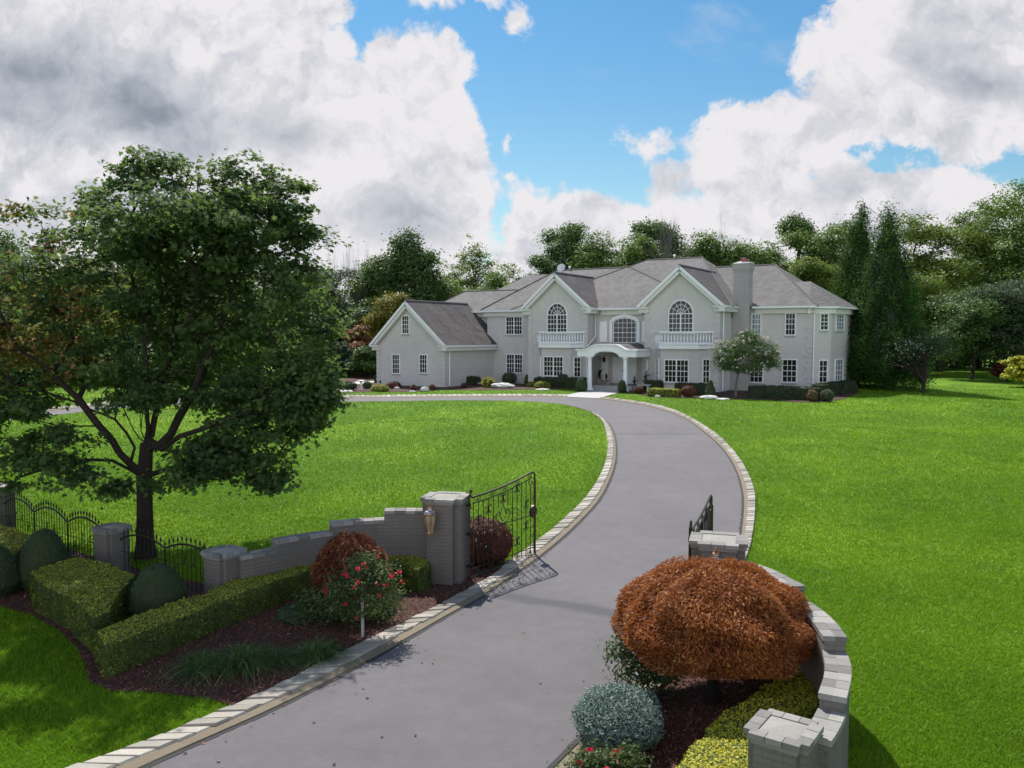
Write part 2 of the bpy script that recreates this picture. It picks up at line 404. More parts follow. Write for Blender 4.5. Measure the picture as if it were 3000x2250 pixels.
M['L_gold'] = leaf_mat('golden_leaves', [(0, (.07, .09, .012)), (.5, (.17, .17, .02)), (1, (.30, .22, .04))], (.5, .45, .06), .36)
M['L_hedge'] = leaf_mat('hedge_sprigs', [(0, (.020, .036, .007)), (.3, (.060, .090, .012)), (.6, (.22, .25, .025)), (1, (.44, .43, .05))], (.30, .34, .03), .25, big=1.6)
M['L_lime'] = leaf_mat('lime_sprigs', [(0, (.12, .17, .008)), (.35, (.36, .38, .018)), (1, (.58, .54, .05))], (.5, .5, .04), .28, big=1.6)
M['L_box'] = leaf_mat('dark_hedge_sprigs', [(0, (.006, .016, .006)), (.5, (.015, .036, .010)), (1, (.035, .07, .016))], (.1, .2, .03), .18)
M['L_topiary'] = leaf_mat('topiary_sprigs', [(0, (.020, .046, .016)), (.5, (.045, .090, .028)), (1, (.085, .145, .042))], (.12, .22, .04), .18)
M['L_rust'] = leaf_mat('rust_leaves', [(0, (.12, .034, .015)), (.5, (.30, .098, .030)), (.8, (.42, .16, .045)), (1, (.50, .25, .07))], (.65, .20, .03), .33, big=1.2)
M['L_plum'] = leaf_mat('plum_leaves', [(0, (.05, .014, .012)), (.5, (.13, .035, .028)), (1, (.24, .075, .05))], (.4, .10, .05), .25)
M['L_salmon'] = leaf_mat('salmon_leaves', [(0, (.09, .04, .02)), (.5, (.26, .10, .055)), (1, (.34, .22, .08))], (.5, .25, .06), .25)
M['L_blue'] = leaf_mat('blue_needles', [(0, (.06, .10, .085)), (.5, (.17, .24, .20)), (1, (.33, .41, .35))], (.3, .4, .35), .12)
M['L_rose'] = leaf_mat('rose_leaves', [(0, (.020, .045, .014)), (.5, (.055, .095, .030)), (.85, (.13, .17, .06)), (1, (.28, .12, .07))], (.3, .4, .08), .28)
M['petal_red'] = leaf_mat('red_petals', [(0, (.45, .01, .03)), (1, (.80, .04, .10))], (.9, .05, .1), .3)
M['petal_white'] = leaf_mat('white_petals', [(0, (.50, .40, .33)), (1, (.80, .76, .66))], (.9, .8, .7), .25)
M['L_grass'] = leaf_mat('tuft_blades', [(0, (.030, .062, .018)), (.5, (.075, .130, .035)), (.8, (.16, .23, .07)), (1, (.50, .52, .26))], (.3, .4, .08), .25)
M['L_palm'] = leaf_mat('palm_fronds', [(0, (.008, .018, .008)), (1, (.03, .055, .02))], (.1, .15, .03), .15)
M['blade'] = leaf_mat('lawn_blades', [(0, (.085, .155, .003)), (.45, (.145, .275, .006)), (.8, (.21, .35, .012)), (1, (.36, .42, .05))], (.30, .52, .03), .34, .6, big=.35, patches=True)
M['chip'] = leaf_mat('mulch_chips', [(0, (.06, .020, .014)), (.5, (.17, .062, .042)), (1, (.34, .17, .12))], (.1, .05, .03), .0, .9)
M['core'] = plain('inner_twigs', (.030, .040, .016), .95)
M['core_hedge'] = plain('inner_hedge', (.060, .085, .020), .95, 0, .4, 20)
M['L_weep'] = leaf_mat('weeping_leaves', [(0, (.06, .018, .016)), (.4, (.13, .04, .028)), (.75, (.26, .085, .03)), (1, (.40, .16, .05))], (.5, .16, .05), .3, big=1.5)
M['core_rust'] = plain('inner_rust_twigs', (.05, .022, .012), .95)
M['core_blue'] = plain('inner_blue_twigs', (.035, .05, .042), .95)


# ------------------------------------------------------------------ vegetation builders
def unit(v): return v / np.maximum(np.linalg.norm(v, axis=1, keepdims=True), 1e-9)
def quads(P, Nn, size, asp=.55, r=rng):
    """leaf-like rhombs at P with normals about Nn"""
    n = len(P); t = unit(np.cross(Nn, unit(r.normal(size=(n, 3))))); b = np.cross(Nn, t)
    s = (size * r.uniform(.65, 1.35, n))[:, None]
    out = np.empty((n, 4, 3)); out[:, 0] = P - t * s * .5; out[:, 1] = P + b * s * asp * .5; out[:, 2] = P + t * s * .5; out[:, 3] = P - b * s * asp * .5
    return out.reshape(-1, 3)
MAPLE = np.array([(0, -.5), (.10, -.22), (.42, -.30), (.30, -.02), (.52, .16), (.22, .16), (.14, .28), (0, .55), (-.14, .28), (-.22, .16), (-.52, .16), (-.30, -.02), (-.42, -.30), (-.10, -.22)])
def maple_leaves(P, Nn, size, r=rng):
    n = len(P); t = unit(np.cross(Nn, unit(r.normal(size=(n, 3))))); b = np.cross(Nn, t)
    s = (size * r.uniform(.7, 1.3, n))[:, None, None]
    out = P[:, None] + s * (MAPLE[None, :, 0, None] * t[:, None] + MAPLE[None, :, 1, None] * b[:, None]) - s * (np.abs(MAPLE[None, :, 0, None]) * .35) * np.array([0, 0, 1.])
    return out.reshape(-1, 3)
def clusters_in(blobs, n, r, shell=.45):
    """n points in a union of ellipsoids (cx,cy,cz,rx,ry,rz), more of them near the skin"""
    B = np.array([b[:6] for b in blobs], float); w = (B[:, 3] * B[:, 4] + B[:, 3] * B[:, 5] + B[:, 4] * B[:, 5]); w /= w.sum()
    k = r.choice(len(B), n, p=w); d = unit(r.normal(size=(n, 3))); rad = r.uniform(shell, 1, n)[:, None] ** .8
    return B[k, :3] + d * rad * B[k, 3:6], d, k
def crown(blobs, ncl, per, size, clr, r, flat=.6, shell=.45, maple=False, up=.6, asp=.55):
    C, d, k = clusters_in(blobs, ncl, r, shell)
    L = np.repeat(C, per, 0) + r.normal(size=(ncl * per, 3)) * clr * np.array([1, 1, flat]) * np.repeat(r.uniform(.6, 1.3, ncl), per)[:, None]
    Nn = unit(np.repeat(d, per, 0) * .5 + np.array([0, 0, up]) + r.normal(size=(ncl * per, 3)) * .45)
    V = maple_leaves(L, Nn, size, r) if maple else quads(L, Nn, size, asp, r)
    a = np.clip(np.repeat(r.uniform(.1, .8, ncl), per) + r.normal(size=ncl * per) * .14, 0, 1)
    return V, a, C, k
def skeleton(trunk, r0, targets, r, sag=.04, rmin=.012, n=6, limbs=()):
    nodes = [np.array(p, float) for p in trunk]; par = [-1] + list(range(len(trunk) - 1))
    root = nodes[-1]
    for l in limbs:
        A = np.array(nodes); p = int(np.argmin(np.linalg.norm(A - np.array(l[0]), axis=1)))
        for a, b in zip(l[:-1], l[1:]):
            for f in (.5, 1.): nodes.append(np.array(a) * (1 - f) + np.array(b) * f + (r.normal(size=3) * .03 if f < 1 else 0)); par.append(p); p = len(nodes) - 1
    T = sorted([np.array(t, float) for t in targets], key=lambda t: np.linalg.norm(t - root)); ends = []
    lo = max(1, len(trunk) // 2)
    for t in T:
        A = np.array(nodes); dd = np.linalg.norm(A - t, axis=1); dr = np.linalg.norm(A - root, axis=1)
        cost = dd + .25 * dr + np.where(dr > np.linalg.norm(t - root), 3., 0) + np.where(A[:, 2] > t[2] + .3, 1.2, 0); cost[:lo] += 50
        i = int(np.argmin(cost)); L = dd[i]; p = i; m = max(1, int(L / 1.1))
        for q in range(1, m + 1):
            f = q / m; pt = nodes[i] * (1 - f) + t * f + (r.normal(size=3) * sag * L if q < m else 0) + np.array([0, 0, sag * L * 1.5 * math.sin(f * math.pi)])
            nodes.append(pt); par.append(p); p = len(nodes) - 1
        ends.append(p)
    load = np.zeros(len(nodes))
    for e in ends: load[e] += 1
    for i in range(len(nodes) - 1, 0, -1):
        if par[i] >= 0: load[par[i]] += load[i]
    tot = max(load[lo], 1); rad = np.maximum(r0 * (load / tot) ** .5, rmin); 
    for i in range(len(trunk)): rad[i] = r0 * (1.55 if i == 0 else 1. + .12 * (i == 1))
    mb = MB()
    for i in range(1, len(nodes)):
        p = par[i]; rp = min(rad[p], rad[i] * 1.35) if p >= lo else rad[p]
        mb.tube([nodes[p], nodes[i]], [float(rp), float(rad[i])], n)
    return mb
def shell_points(me_v, me_t, n, r):
    A, B, C = me_v[me_t[:, 0]], me_v[me_t[:, 1]], me_v[me_t[:, 2]]
    cr = np.cross(B - A, C - A); ar = np.linalg.norm(cr, axis=1); k = r.choice(len(ar), n, p=ar / ar.sum())
    u, v = r.random(n), r.random(n); fl = u + v > 1; u[fl] = 1 - u[fl]; v[fl] = 1 - v[fl]
    return A[k] + (B[k] - A[k]) * u[:, None] + (C[k] - A[k]) * v[:, None], unit(cr)[k], ar.sum()
def bm_arrays(bm):
    bmesh.ops.triangulate(bm, faces=bm.faces[:]); bm.verts.ensure_lookup_table()
    return np.array([v.co[:] for v in bm.verts]), np.array([[v.index for v in f.verts] for f in bm.faces])
def leafy(name, label, cat, bm, loc, mat, core, dens, size, out=.02, tilt=.8, group=None, asp=.5, seed=0, extra=None, parent_name='foliage', lab=True, tips=0.):
    """a clipped or rounded bush: dark twiggy core and a skin of small leaves"""
    r = np.random.default_rng(seed + 11); t = thing(name, label, cat, loc, 0, group)
    V, T = bm_arrays(bm)
    me = bpy.data.meshes.new('twigs'); me.from_pydata((V * 1).tolist(), [], T.tolist()); me.update(); bm.free()
    n = None; A = V[T]; area = np.linalg.norm(np.cross(A[:, 1] - A[:, 0], A[:, 2] - A[:, 0]), axis=1).sum() / 2
    P, N_, _ = shell_points(V, T, int(area * dens), r)
    P = P + N_ * r.normal(out * .5, out, len(P))[:, None]
    Q = quads(P, unit(N_ + r.normal(size=P.shape) * tilt), size, asp, r)
    link('twigs', me, core, t)
    grow = np.clip(N_[:, 2] - .35, 0, .5) * tips if tips else 0          # pale new growth on top; its lit look against dark sides is coloured in
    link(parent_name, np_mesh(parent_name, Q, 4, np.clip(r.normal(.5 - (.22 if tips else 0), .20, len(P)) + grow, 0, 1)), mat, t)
    return t
def noise3(p, s, seed=0):
    from mathutils import noise as mn
    return mn.noise(Vector(p) * s + Vector((seed * 7.3, seed * 3.1, seed * 1.7)))
def blob_bm(rx, ry, h, prof='dome', rough=.05, seed=0, sub=3):
    """rounded bush standing on z=0"""
    bm = bmesh.new(); bmesh.ops.create_icosphere(bm, subdivisions=sub, radius=1)
    for v in bm.verts:
        x, y, z = v.co; zz = (z + 1) / 2
        if prof == 'egg': k = (1 - zz ** 2.2) ** .5 * 1.0 if zz > .3 else max(.72, (zz / .3) ** .2); l = math.hypot(x, y) or 1; c = (x / l * k, y / l * k); f = 1
        elif prof == 'cone': k = (1 - zz) ** .7 + .05; l = math.hypot(x, y) or 1; c = (x / l * k, y / l * k)
        elif prof == 'dome': k = (1 - max(0, zz - .1) ** 2.4) ** .5 if zz < 1 else 0; k = max(k, 0); l = math.hypot(x, y) or 1; c = (x / l * k, y / l * k) if zz > .02 else (x, y)
        else: c = (x, y)
        q = 1 + rough * 2 * noise3((x, y, z), 2.2, seed) + rough * noise3((x, y, z), 6, seed)
        v.co = (c[0] * rx * q, c[1] * ry * q, max(0, zz * h * (1 + rough * noise3((x, y, z), 3, seed))))
    return bm
def prism_bm(poly, h, rough=.03, seed=0, step=.16, cx=0, cy=0):
    """clipped hedge from its plan polygon (relative to cx,cy)"""
    bm = bmesh.new(); vs = [bm.verts.new((x - cx, y - cy, 0)) for x, y in poly]; f = bm.faces.new(vs)
    bmesh.ops.recalc_face_normals(bm, faces=[f])
    xs = [p[0] - cx for p in poly]; ys = [p[1] - cy for p in poly]
    for a, ax in ((xs, (1, 0, 0)), (ys, (0, 1, 0))):
        k = min(a) + step
        while k < max(a):
            bmesh.ops.bisect_plane(bm, geom=bm.verts[:] + bm.edges[:] + bm.faces[:], plane_co=(k * ax[0], k * ax[1], 0), plane_no=ax); k += step
    g = bmesh.ops.extrude_face_region(bm, geom=bm.faces[:]); top = [v for v in g['geom'] if isinstance(v, bmesh.types.BMVert)]
    bmesh.ops.translate(bm, verts=top, vec=(0, 0, h))
    n = max(2, int(h / step))
    for i in range(1, n): bmesh.ops.bisect_plane(bm, geom=bm.verts[:] + bm.edges[:] + bm.faces[:], plane_co=(0, 0, h * i / n), plane_no=(0, 0, 1))
    bmesh.ops.recalc_face_normals(bm, faces=bm.faces[:]); bm.normal_update()
    for v in bm.verts:
        d = rough * 1.4 * noise3(v.co, 1.6, seed) + rough * noise3(v.co, 5, seed)
        edge = .035 if (v.co.z > h - .001 and abs(v.normal.z) < .95) else 0
        v.co = v.co + v.normal * (d - edge)
    return bm
def centroid(p): return sum(q[0] for q in p) / len(p), sum(q[1] for q in p) / len(p)


# ================================================================== THE SETTING
def drape(name, poly, mat, off, step=.8):
    """flat sheet over the gently rising ground"""
    bm = bmesh.new(); f = bm.faces.new([bm.verts.new((x, y, 0)) for x, y in poly])
    bmesh.ops.recalc_face_normals(bm, faces=[f])
    if bm.faces[:][0].normal.z < 0: bmesh.ops.reverse_faces(bm, faces=bm.faces[:])
    y0 = min(p[1] for p in poly); y1 = max(p[1] for p in poly); k = y0 + step
    while k < y1:
        bmesh.ops.bisect_plane(bm, geom=bm.verts[:] + bm.edges[:] + bm.faces[:], plane_co=(0, k, 0), plane_no=(0, 1, 0)); k += step
    bmesh.ops.triangulate(bm, faces=bm.faces[:])
    for v in bm.verts: v.co.z = float(terr(v.co.y)) + off
    me = bpy.data.meshes.new(name); bm.to_mesh(me); bm.free()
    return tag(link(name, me, mat), kind='structure')

def inside(poly, P):
    x, y = P[:, 0], P[:, 1]; c = np.zeros(len(P), bool); n = len(poly); j = n - 1
    for i in range(n):
        xi, yi = poly[i]; xj, yj = poly[j]
        if yi != yj:
            t = ((yi > y) != (yj > y)) & (x < (xj - xi) * (y - yi) / (yj - yi) + xi); c ^= t
        j = i
    return c
def resample(P, n=None, step=None, fr=False):
    P = np.array(P, float); s = np.r_[0, np.cumsum(np.linalg.norm(np.diff(P, axis=0), axis=1))]
    if step: n = max(2, int(s[-1] / step) + 1)
    q = np.linspace(0, s[-1], n)
    return np.stack([np.interp(q, s, P[:, k]) for k in range(P.shape[1])], 1)
def smooth(P, it=2):
    P = np.array(P, float)
    for _ in range(it):
        Q = [P[0]]
        for a, b in zip(P[:-1], P[1:]): Q += [a * .75 + b * .25, a * .25 + b * .75]
        P = np.array(Q + [P[-1]])
    return P

# ground sheet
ys = np.r_[-60, -20, 0, np.arange(5, 56, 1.), 60, 80, 120, 200, 400, 800, 1600]; xs = np.array([-1200, -400, -150, -60, -30, 0, 30, 60, 150, 400, 1200.])
gv = [(x, y, float(terr(y))) for y in ys for x in xs]; nx = len(xs)
me = bpy.data.meshes.new('lawn'); me.from_pydata(gv, [], [(j * nx + i, j * nx + i + 1, (j + 1) * nx + i + 1, (j + 1) * nx + i) for j in range(len(ys) - 1) for i in range(nx - 1)])
tag(link('lawn', me, M['lawn']), kind='structure')

# edges of the driveway: lawn side / road side of each kerb, from the near end to the far end
LO = gps([(95, 2303), (210, 2261), (268, 2239), (329, 2217), (423, 2185), (524, 2145), (644, 2094), (723, 2061), (855, 1998), (923, 1961), (1009, 1918), (1088, 1877), (1182, 1832), (1244, 1802), (1300, 1773), (1379, 1728), (1458, 1684), (1481, 1655), (1564, 1598), (1631, 1545), (1710, 1470), (1746, 1419), (1768, 1376), (1778, 1340), (1781, 1304), (1777, 1275), (1770, 1246), (1759, 1228), (1735, 1212)])
LI = gps([(290, 2318), (427, 2250), (615, 2166), (800, 2083), (974, 1996), (1088, 1934), (1205, 1868), (1300, 1813), (1409, 1752), (1475, 1708), (1564, 1648), (1645, 1582), (1717, 1513), (1760, 1463), (1789, 1405), (1802, 1365), (1806, 1332), (1804, 1293), (1795, 1260), (1778, 1235), (1753, 1217), (1738, 1210)])
FARN = gps([(1702, 1197), (1645, 1184), (1572, 1178), (1492, 1174.5), (1312, 1173.5), (1167, 1176), (993, 1178), (720, 1182), (474, 1188.5), (318, 1199), (202, 1212), (83, 1225), (-60, 1241), (-260, 1268)])
RI = gps([(1540, 2340), (1625, 2250), (1694, 2180), (1868, 2009), (1950, 1925), (2010, 1850), (2070, 1760), (2125, 1668), (2160, 1600), (2171, 1571), (2176, 1528), (2180, 1477), (2177, 1445), (2169, 1408), (2155, 1372), (2136.5, 1340), (2108, 1304), (2064, 1267), (2017, 1231), (1963, 1208), (1898, 1190), (1825, 1178), (1753, 1168.5)])
RO = gps([(1640, 2400), (1720, 2310), (1790, 2240), (1915, 2050), (1990, 1960), (2050, 1880), (2110, 1780), (2165, 1690), (2198, 1611), (2205, 1571), (2211, 1528), (2214, 1477), (2212, 1445), (2198, 1401), (2169, 1347), (2115, 1285), (2042, 1235), (1963, 1197), (1862, 1177), (1764, 1165.5)])
FARI = gps([(1663, 1164), (1637, 1163.3), (1492, 1163), (1312, 1164), (1167, 1165.6), (993, 1167.5), (720, 1172), (474, 1178), (318, 1187), (202, 1199), (83, 1210), (-60, 1224), (-260, 1246)])
FARO = gps([(1660, 1158), (1637, 1157.6), (1492, 1157), (1312, 1158), (1167, 1159), (993, 1161), (720, 1165), (474, 1171), (318, 1180), (202, 1192), (83, 1203), (-60, 1217), (-260, 1239)])
LI, LO, RI, RO = (smooth(a, 1) for a in (LI, LO, RI, RO))
leftE = np.vstack([LI, FARN]); rightE = np.vstack([RI, FARI])
n = 170
a_, b_e = resample(leftE, n), resample(rightE, n)
vs, fs = [], []; K = 8
for i in range(n):
    for k in range(K + 1):
        p = a_[i] * (1 - k / K) + b_e[i] * k / K; vs.append((p[0], p[1], float(terr(p[1])) + .012))
for i in range(n - 1):
    for k in range(K): fs.append((i * (K + 1) + k, i * (K + 1) + k + 1, (i + 1) * (K + 1) + k + 1, (i + 1) * (K + 1) + k))
me = bpy.data.meshes.new('driveway'); me.from_pydata(vs, [], fs)
tag(link('driveway', me, M['asphalt']), kind='structure')
ROAD = [tuple(p) for p in a_] + [tuple(p) for p in b_e[::-1]]

def kerb(outer, inner, step=.235, frac=.66, h=.075, seed=1):
    r = np.random.default_rng(seed)
    L = np.linalg.norm(np.diff(np.array(outer), axis=0), axis=1).sum(); n = int(L / step)
    A, B = resample(outer, n + 1), resample(inner, n + 1); mb = MB()
    # keep a constant stone depth
    W = np.linalg.norm(B - A, axis=1)
    Z = lambda p, z: (float(p[0]), float(p[1]), float(terr(p[1])) + z)
    for i in range(n):
        g = .075
        d0, d1 = (B[i] - A[i]), (B[i + 1] - A[i + 1])
        fr0 = frac + r.uniform(-.03, .03)
        o0 = A[i] * (1 - g) + A[i + 1] * g; o1 = A[i] * g + A[i + 1] * (1 - g); i0 = o0 + d0 * fr0; i1 = o1 + d1 * fr0
        zz = h + r.uniform(-.012, .012); mb.rv = float(r.random()); mb.mi = 0
        c = (o0 + o1 + i0 + i1) / 4; ins = .90
        top = [c + (p - c) * ins for p in (o0, o1, i1, i0)]
        mb.add([Z(o0, -.03), Z(o1, -.03), Z(i1, -.03), Z(i0, -.03)] + [Z(p, zz - .022) for p in (o0, o1, i1, i0)] + [Z(p, zz + r.uniform(-.004, .004)) for p in top],
               [(0, 1, 5, 4), (1, 2, 6, 5), (2, 3, 7, 6), (3, 0, 4, 7), (4, 5, 9, 8), (5, 6, 10, 9), (6, 7, 11, 10), (7, 4, 8, 11), (8, 9, 10, 11)])
        mb.mi = 1; mb.rv = .5
        m0, m1 = A[i], A[i + 1]; e0, e1_ = B[i], B[i + 1]
        mb.add([Z(m0, .02), Z(m1, .02), Z(m1 + d1 * fr0, h - .028), Z(m0 + d0 * fr0, h - .028), Z(e0 + (m0 - e0) * .05, .03), Z(e1_ + (m1 - e1_) * .05, .03), Z(e0, -.01), Z(e1_, -.01)],
               [(0, 1, 2, 3), (3, 2, 5, 4), (4, 5, 7, 6)])
        mb.mi = 2; w0_, w1_ = r.uniform(.05, .09, 2); u0, u1 = d0 / np.linalg.norm(d0), d1 / np.linalg.norm(d1)
        mb.add([Z(e0, .018), Z(e1_, .018), Z(e1_ + u1 * w1_, .018), Z(e0 + u0 * w0_, .018)], [(0, 1, 2, 3)])  # thin dark strip laid on the asphalt along the kerb
    return tag(mb.build('kerb', [M['stone'], M['mortar'], M['edge_dark']], attr=True), kind='structure')
kerb(LO, LI, step=.25, frac=.68, seed=1); kerb(RO, RI, step=.25, seed=2); kerb(FARO, FARI, step=.33, seed=3)

# front walk from the drive to the porch
WALK = gps([(1664, 1164), (1753, 1168.5), (1764, 1165.5), (1811, 1152), (1850, 1140), (1850, 1128), (1790, 1128), (1757, 1139), (1706, 1149), (1660, 1158)])
drape('path', WALK, M['paving'], .035)
drape('path', gps([(1035, 1131), (1040, 1127), (1110, 1119.5), (1112, 1117), (1045, 1118), (1028, 1124)]), M['paving'], .03)

# planting beds
BEDL = gps([(-700, 1750), (-330, 1757), (0, 1780), (90, 1805), (174, 1852), (224, 1902), (250, 1953), (262, 2003), (325, 2029), (452, 2033), (542, 2044), (620, 2053), (690, 2076), (723, 2063), (855, 2000), (923, 1963), (1009, 1920), (1088, 1879), (1182, 1834), (1244, 1804), (1300, 1775), (1379, 1730), (1455, 1688), (1480, 1660), (1455, 1650), (1400, 1645), (1330, 1640), (1240, 1635), (1100, 1650), (950, 1680), (820, 1712), (700, 1750), (600, 1715), (500, 1690), (400, 1668), (270, 1632), (145, 1592), (60, 1568), (0, 1545), (-200, 1500), (-500, 1470)])
BEDR = gps([(1640, 2400), (1720, 2310), (1795, 2235), (1915, 2050), (1990, 1962), (2050, 1882), (2110, 1782), (2165, 1692), (2210, 1690), (2290, 1700), (2330, 1740), (2330, 1800), (2380, 1870), (2440, 2000), (2460, 2140), (2430, 2260), (2350, 2400), (2200, 2500), (1900, 2700), (1600, 2700)])
drape('mulch_bed', BEDL, M['mulch'], .022); drape('mulch_bed', BEDR, M['mulch'], .022)
BEDH = gps([(870, 1150), (985, 1153), (1087, 1148), (1203, 1149.5), (1312, 1143), (1400, 1144), (1492, 1143.5), (1619, 1140), (1673, 1141.5), (1706, 1149), (1757, 1139), (1740, 1112), (1500, 1095), (1300, 1095), (1095, 1090), (1000, 1112), (870, 1125)])
drape('mulch_bed', BEDH, M['mulch'], .022)
BEDH2 = gps([(1811, 1153), (1850, 1152), (1900, 1163), (1990, 1168), (2060, 1167), (2140, 1171), (2250, 1172), (2330, 1180), (2420, 1180), (2480, 1168), (2520, 1150), (2500, 1128), (2300, 1120), (2100, 1112), (1900, 1115), (1845, 1138)])
drape('mulch_bed', BEDH2, M['mulch'], .022)

# grass blades and mulch chips, denser where the ground is nearer
def scatter_ground(n, ymin, ymax, spread, polys_in=None, polys_out=(), seed=0, power=2.2):
    r = np.random.default_rng(seed)
    u = r.random(n); y = (ymin ** (1 - power + 1) + u * (ymax ** (2 - power) - ymin ** (2 - power))) ** (1 / (2 - power)) if power != 2 else ymin * (ymax / ymin) ** u
    x = np.where(r.random(n) < .86, r.uniform(-spread, spread, n), r.uniform(-1.5, 1.5, n)) * y; P = np.stack([x, y], 1); k = np.ones(n, bool)
    if polys_in is not None: k &= np.any([inside(p, P) for p in polys_in], axis=0)
    for p in polys_out: k &= ~inside(p, P)
    return P[k], r
OUTS = [ROAD, [tuple(p) for p in LO] + [tuple(p) for p in LI[::-1]], [tuple(p) for p in RO] + [tuple(p) for p in RI[::-1]], BEDL, BEDR, BEDH, BEDH2, WALK, [tuple(p) for p in FARO] + [tuple(p) for p in FARI[::-1]]]
P, r = scatter_ground(1050000, 7.5, 64, .70, None, OUTS, 3, 2.0)
P = P[r.random(len(P)) < np.clip(1.25 - P[:, 1] / 64, 0, 1)]; n = len(P); d = np.hypot(P[:, 0], P[:, 1]); s = 1 + np.clip((d - 12) / 18, 0, 2.4)
hgt = r.uniform(.030, .062, n) * (1 + .5 * np.clip((d - 12) / 30, 0, 1)); w_ = .0065 * s * r.uniform(.7, 1.3, n) * 1.25
az = r.uniform(0, 6.283, n); lean = r.normal(0, .55, (n, 2)) * hgt[:, None]
z0 = terr(P[:, 1]); V = np.empty((n, 3, 3)); dx, dy = np.cos(az) * w_, np.sin(az) * w_
V[:, 0] = np.stack([P[:, 0] - dx, P[:, 1] - dy, z0], 1); V[:, 1] = np.stack([P[:, 0] + dx, P[:, 1] + dy, z0], 1)
V[:, 2] = np.stack([P[:, 0] + lean[:, 0], P[:, 1] + lean[:, 1], z0 + hgt], 1)
tag(link('grass', np_mesh('grass', V.reshape(-1, 3), 3, np.clip(r.normal(.45, .13, n), 0, 1)), M['blade']), 'short bright green lawn grass on both sides of the drive', 'grass', kind='stuff')
P, r = scatter_ground(260000, 7.5, 26, .70, [BEDL, BEDR], [], 4, 2.0)
n = len(P); P3 = np.stack([P[:, 0], P[:, 1], terr(P[:, 1]) + .03 + r.uniform(0, .02, n)], 1)
Q = quads(P3, unit(np.array([0, 0, 1.]) + r.normal(size=(n, 3)) * .4), .042, .42, r)
tag(link('mulch_chips', np_mesh('mulch_chips', Q, 4, np.clip(r.normal(.4, .25, n), 0, 1)), M['chip']), 'reddish brown bark chips covering the beds beside the gate', 'mulch', kind='stuff')

P, r = scatter_ground(2600, 8, 45, .5, [ROAD], [], 9, 2.0)
A_ = np.array(ROAD); dist = np.min(np.linalg.norm(P[:, None] - A_[None], axis=2), axis=1); keep = r.random(len(P)) < np.exp(-dist / .35) * .8 + .03; P = P[keep]; n = len(P)
P3 = np.stack([P[:, 0], P[:, 1], terr(P[:, 1]) + .026], 1)
tag(link('fallen_leaves', np_mesh('fallen_leaves', quads(P3, unit(np.array([0, 0, 1.]) + r.normal(size=(n, 3)) * .25), .05, .6, r), 4, r.random(n)), M['chip']), 'a few dry leaves and bits of bark scattered on the drive', 'leaves', kind='stuff')


# ================================================================== THE HOUSE (local axes: x along the front, y to the back, z up)
HO = gp(2108, 1150)
house = thing('house', 'large grey painted brick house with hipped roofs, two white balconies and a columned porch', 'house', (HO[0], HO[1], 1.2), R(-31.5))
def wallbox(name, s0, s1, w0, w1, z0, z1, mat='brick'):
    mb = MB(); mb.box((s0, w0, z0), (s1, w1, z1)); return mb.build(name, M[mat], house)
EZ = 5.9
def gable_wall(s0, s1, w0, w1, zt, zp, pk=None):
    pk = pk or (s0 + s1) / 2; mb = MB(); d = (0, w1 - w0, 0)
    mb.prism([(s0, w0, -.2), (s1, w0, -.2), (s1, w0, zt), (pk, w0, zp), (s0, w0, zt)], d)
    return mb.build('wall', M['brick'], house)
def quoins(s, w, z1, side=1, ret=None, zb=.3):
    mb = MB(); z = zb; i = 0
    while z < z1 - .25:
        L = .50 if i % 2 == 0 else .36
        mb.box((s if side > 0 else s - L, w - .05, z + .02), (s + L if side > 0 else s, w - .002, z + .30))
        if ret: mb.box((s + .002 if ret > 0 else s - .035, w - .033, z + .02), (s + .035 if ret > 0 else s - .002, w + (.36 if i % 2 == 0 else .5), z + .30))
        z += .345; i += 1
    return mb.build('quoins', M['brick'], house)
gable_wall(-15.3, -10.15, 0, 5, 5.95, 8.25, -12.78)
gable_wall(-5.57, -.06, 0, 5, 5.95, 8.36, -2.86)
wallbox('wall', -10.15, -5.57, 1.2, 6, 2.95, EZ)
wallbox('wall', -10.15, -5.57, 2.4, 6, -.2, 2.95)
wallbox('wall', -20.0, -15.3, 1.3, 14, -.2, EZ)
wallbox('wall', -27.0, -20.0, 2.6, 13, -.2, EZ)
wallbox('wall', -15.3, -.06, 5, 15.5, -.2, EZ)
gable_wall(-26.1, -19.4, -5.5, 2.58, 3.0, 6.1, -22.9)
mb = MB(); mb.prism([(-.06, 3.4, -.2), (5.4, 3.4, -.2), (6.4, 4.5, -.2), (6.9, 7.6, -.2), (6.9, 9.5, -.2), (5.4, 11, -.2), (5.4, 17, -.2), (-.06, 17, -.2)], (0, 0, EZ + .2)); mb.build('wall', M['brick'], house)
for a in ((-15.3, 0, 5.75, 1), (-5.57, 0, 5.75, 1)): quoins(*a)
quoins(-10.15, 0, 5.75, -1, 1); quoins(-.06, 0, 5.75, -1, 1); quoins(-26.1, -5.5, 2.9, 1); quoins(-19.4, -5.5, 2.9, -1, 1); quoins(5.4, 3.4, 5.75, -1)
# bays under the balconies
def bay(s0, s1, w, zt=3.0, f=.72):
    mb = MB(); mb.prism([(s0, .3, -.2), (s0, 0, -.2), (s0 + f, w, -.2), (s1 - f, w, -.2), (s1, 0, -.2), (s1, .3, -.2)], (0, 0, zt + .2)); return mb.build('bay', M['brick'], house)
bay(-14.35, -10.45, -.8); bay(-4.72, -.5, -.8)

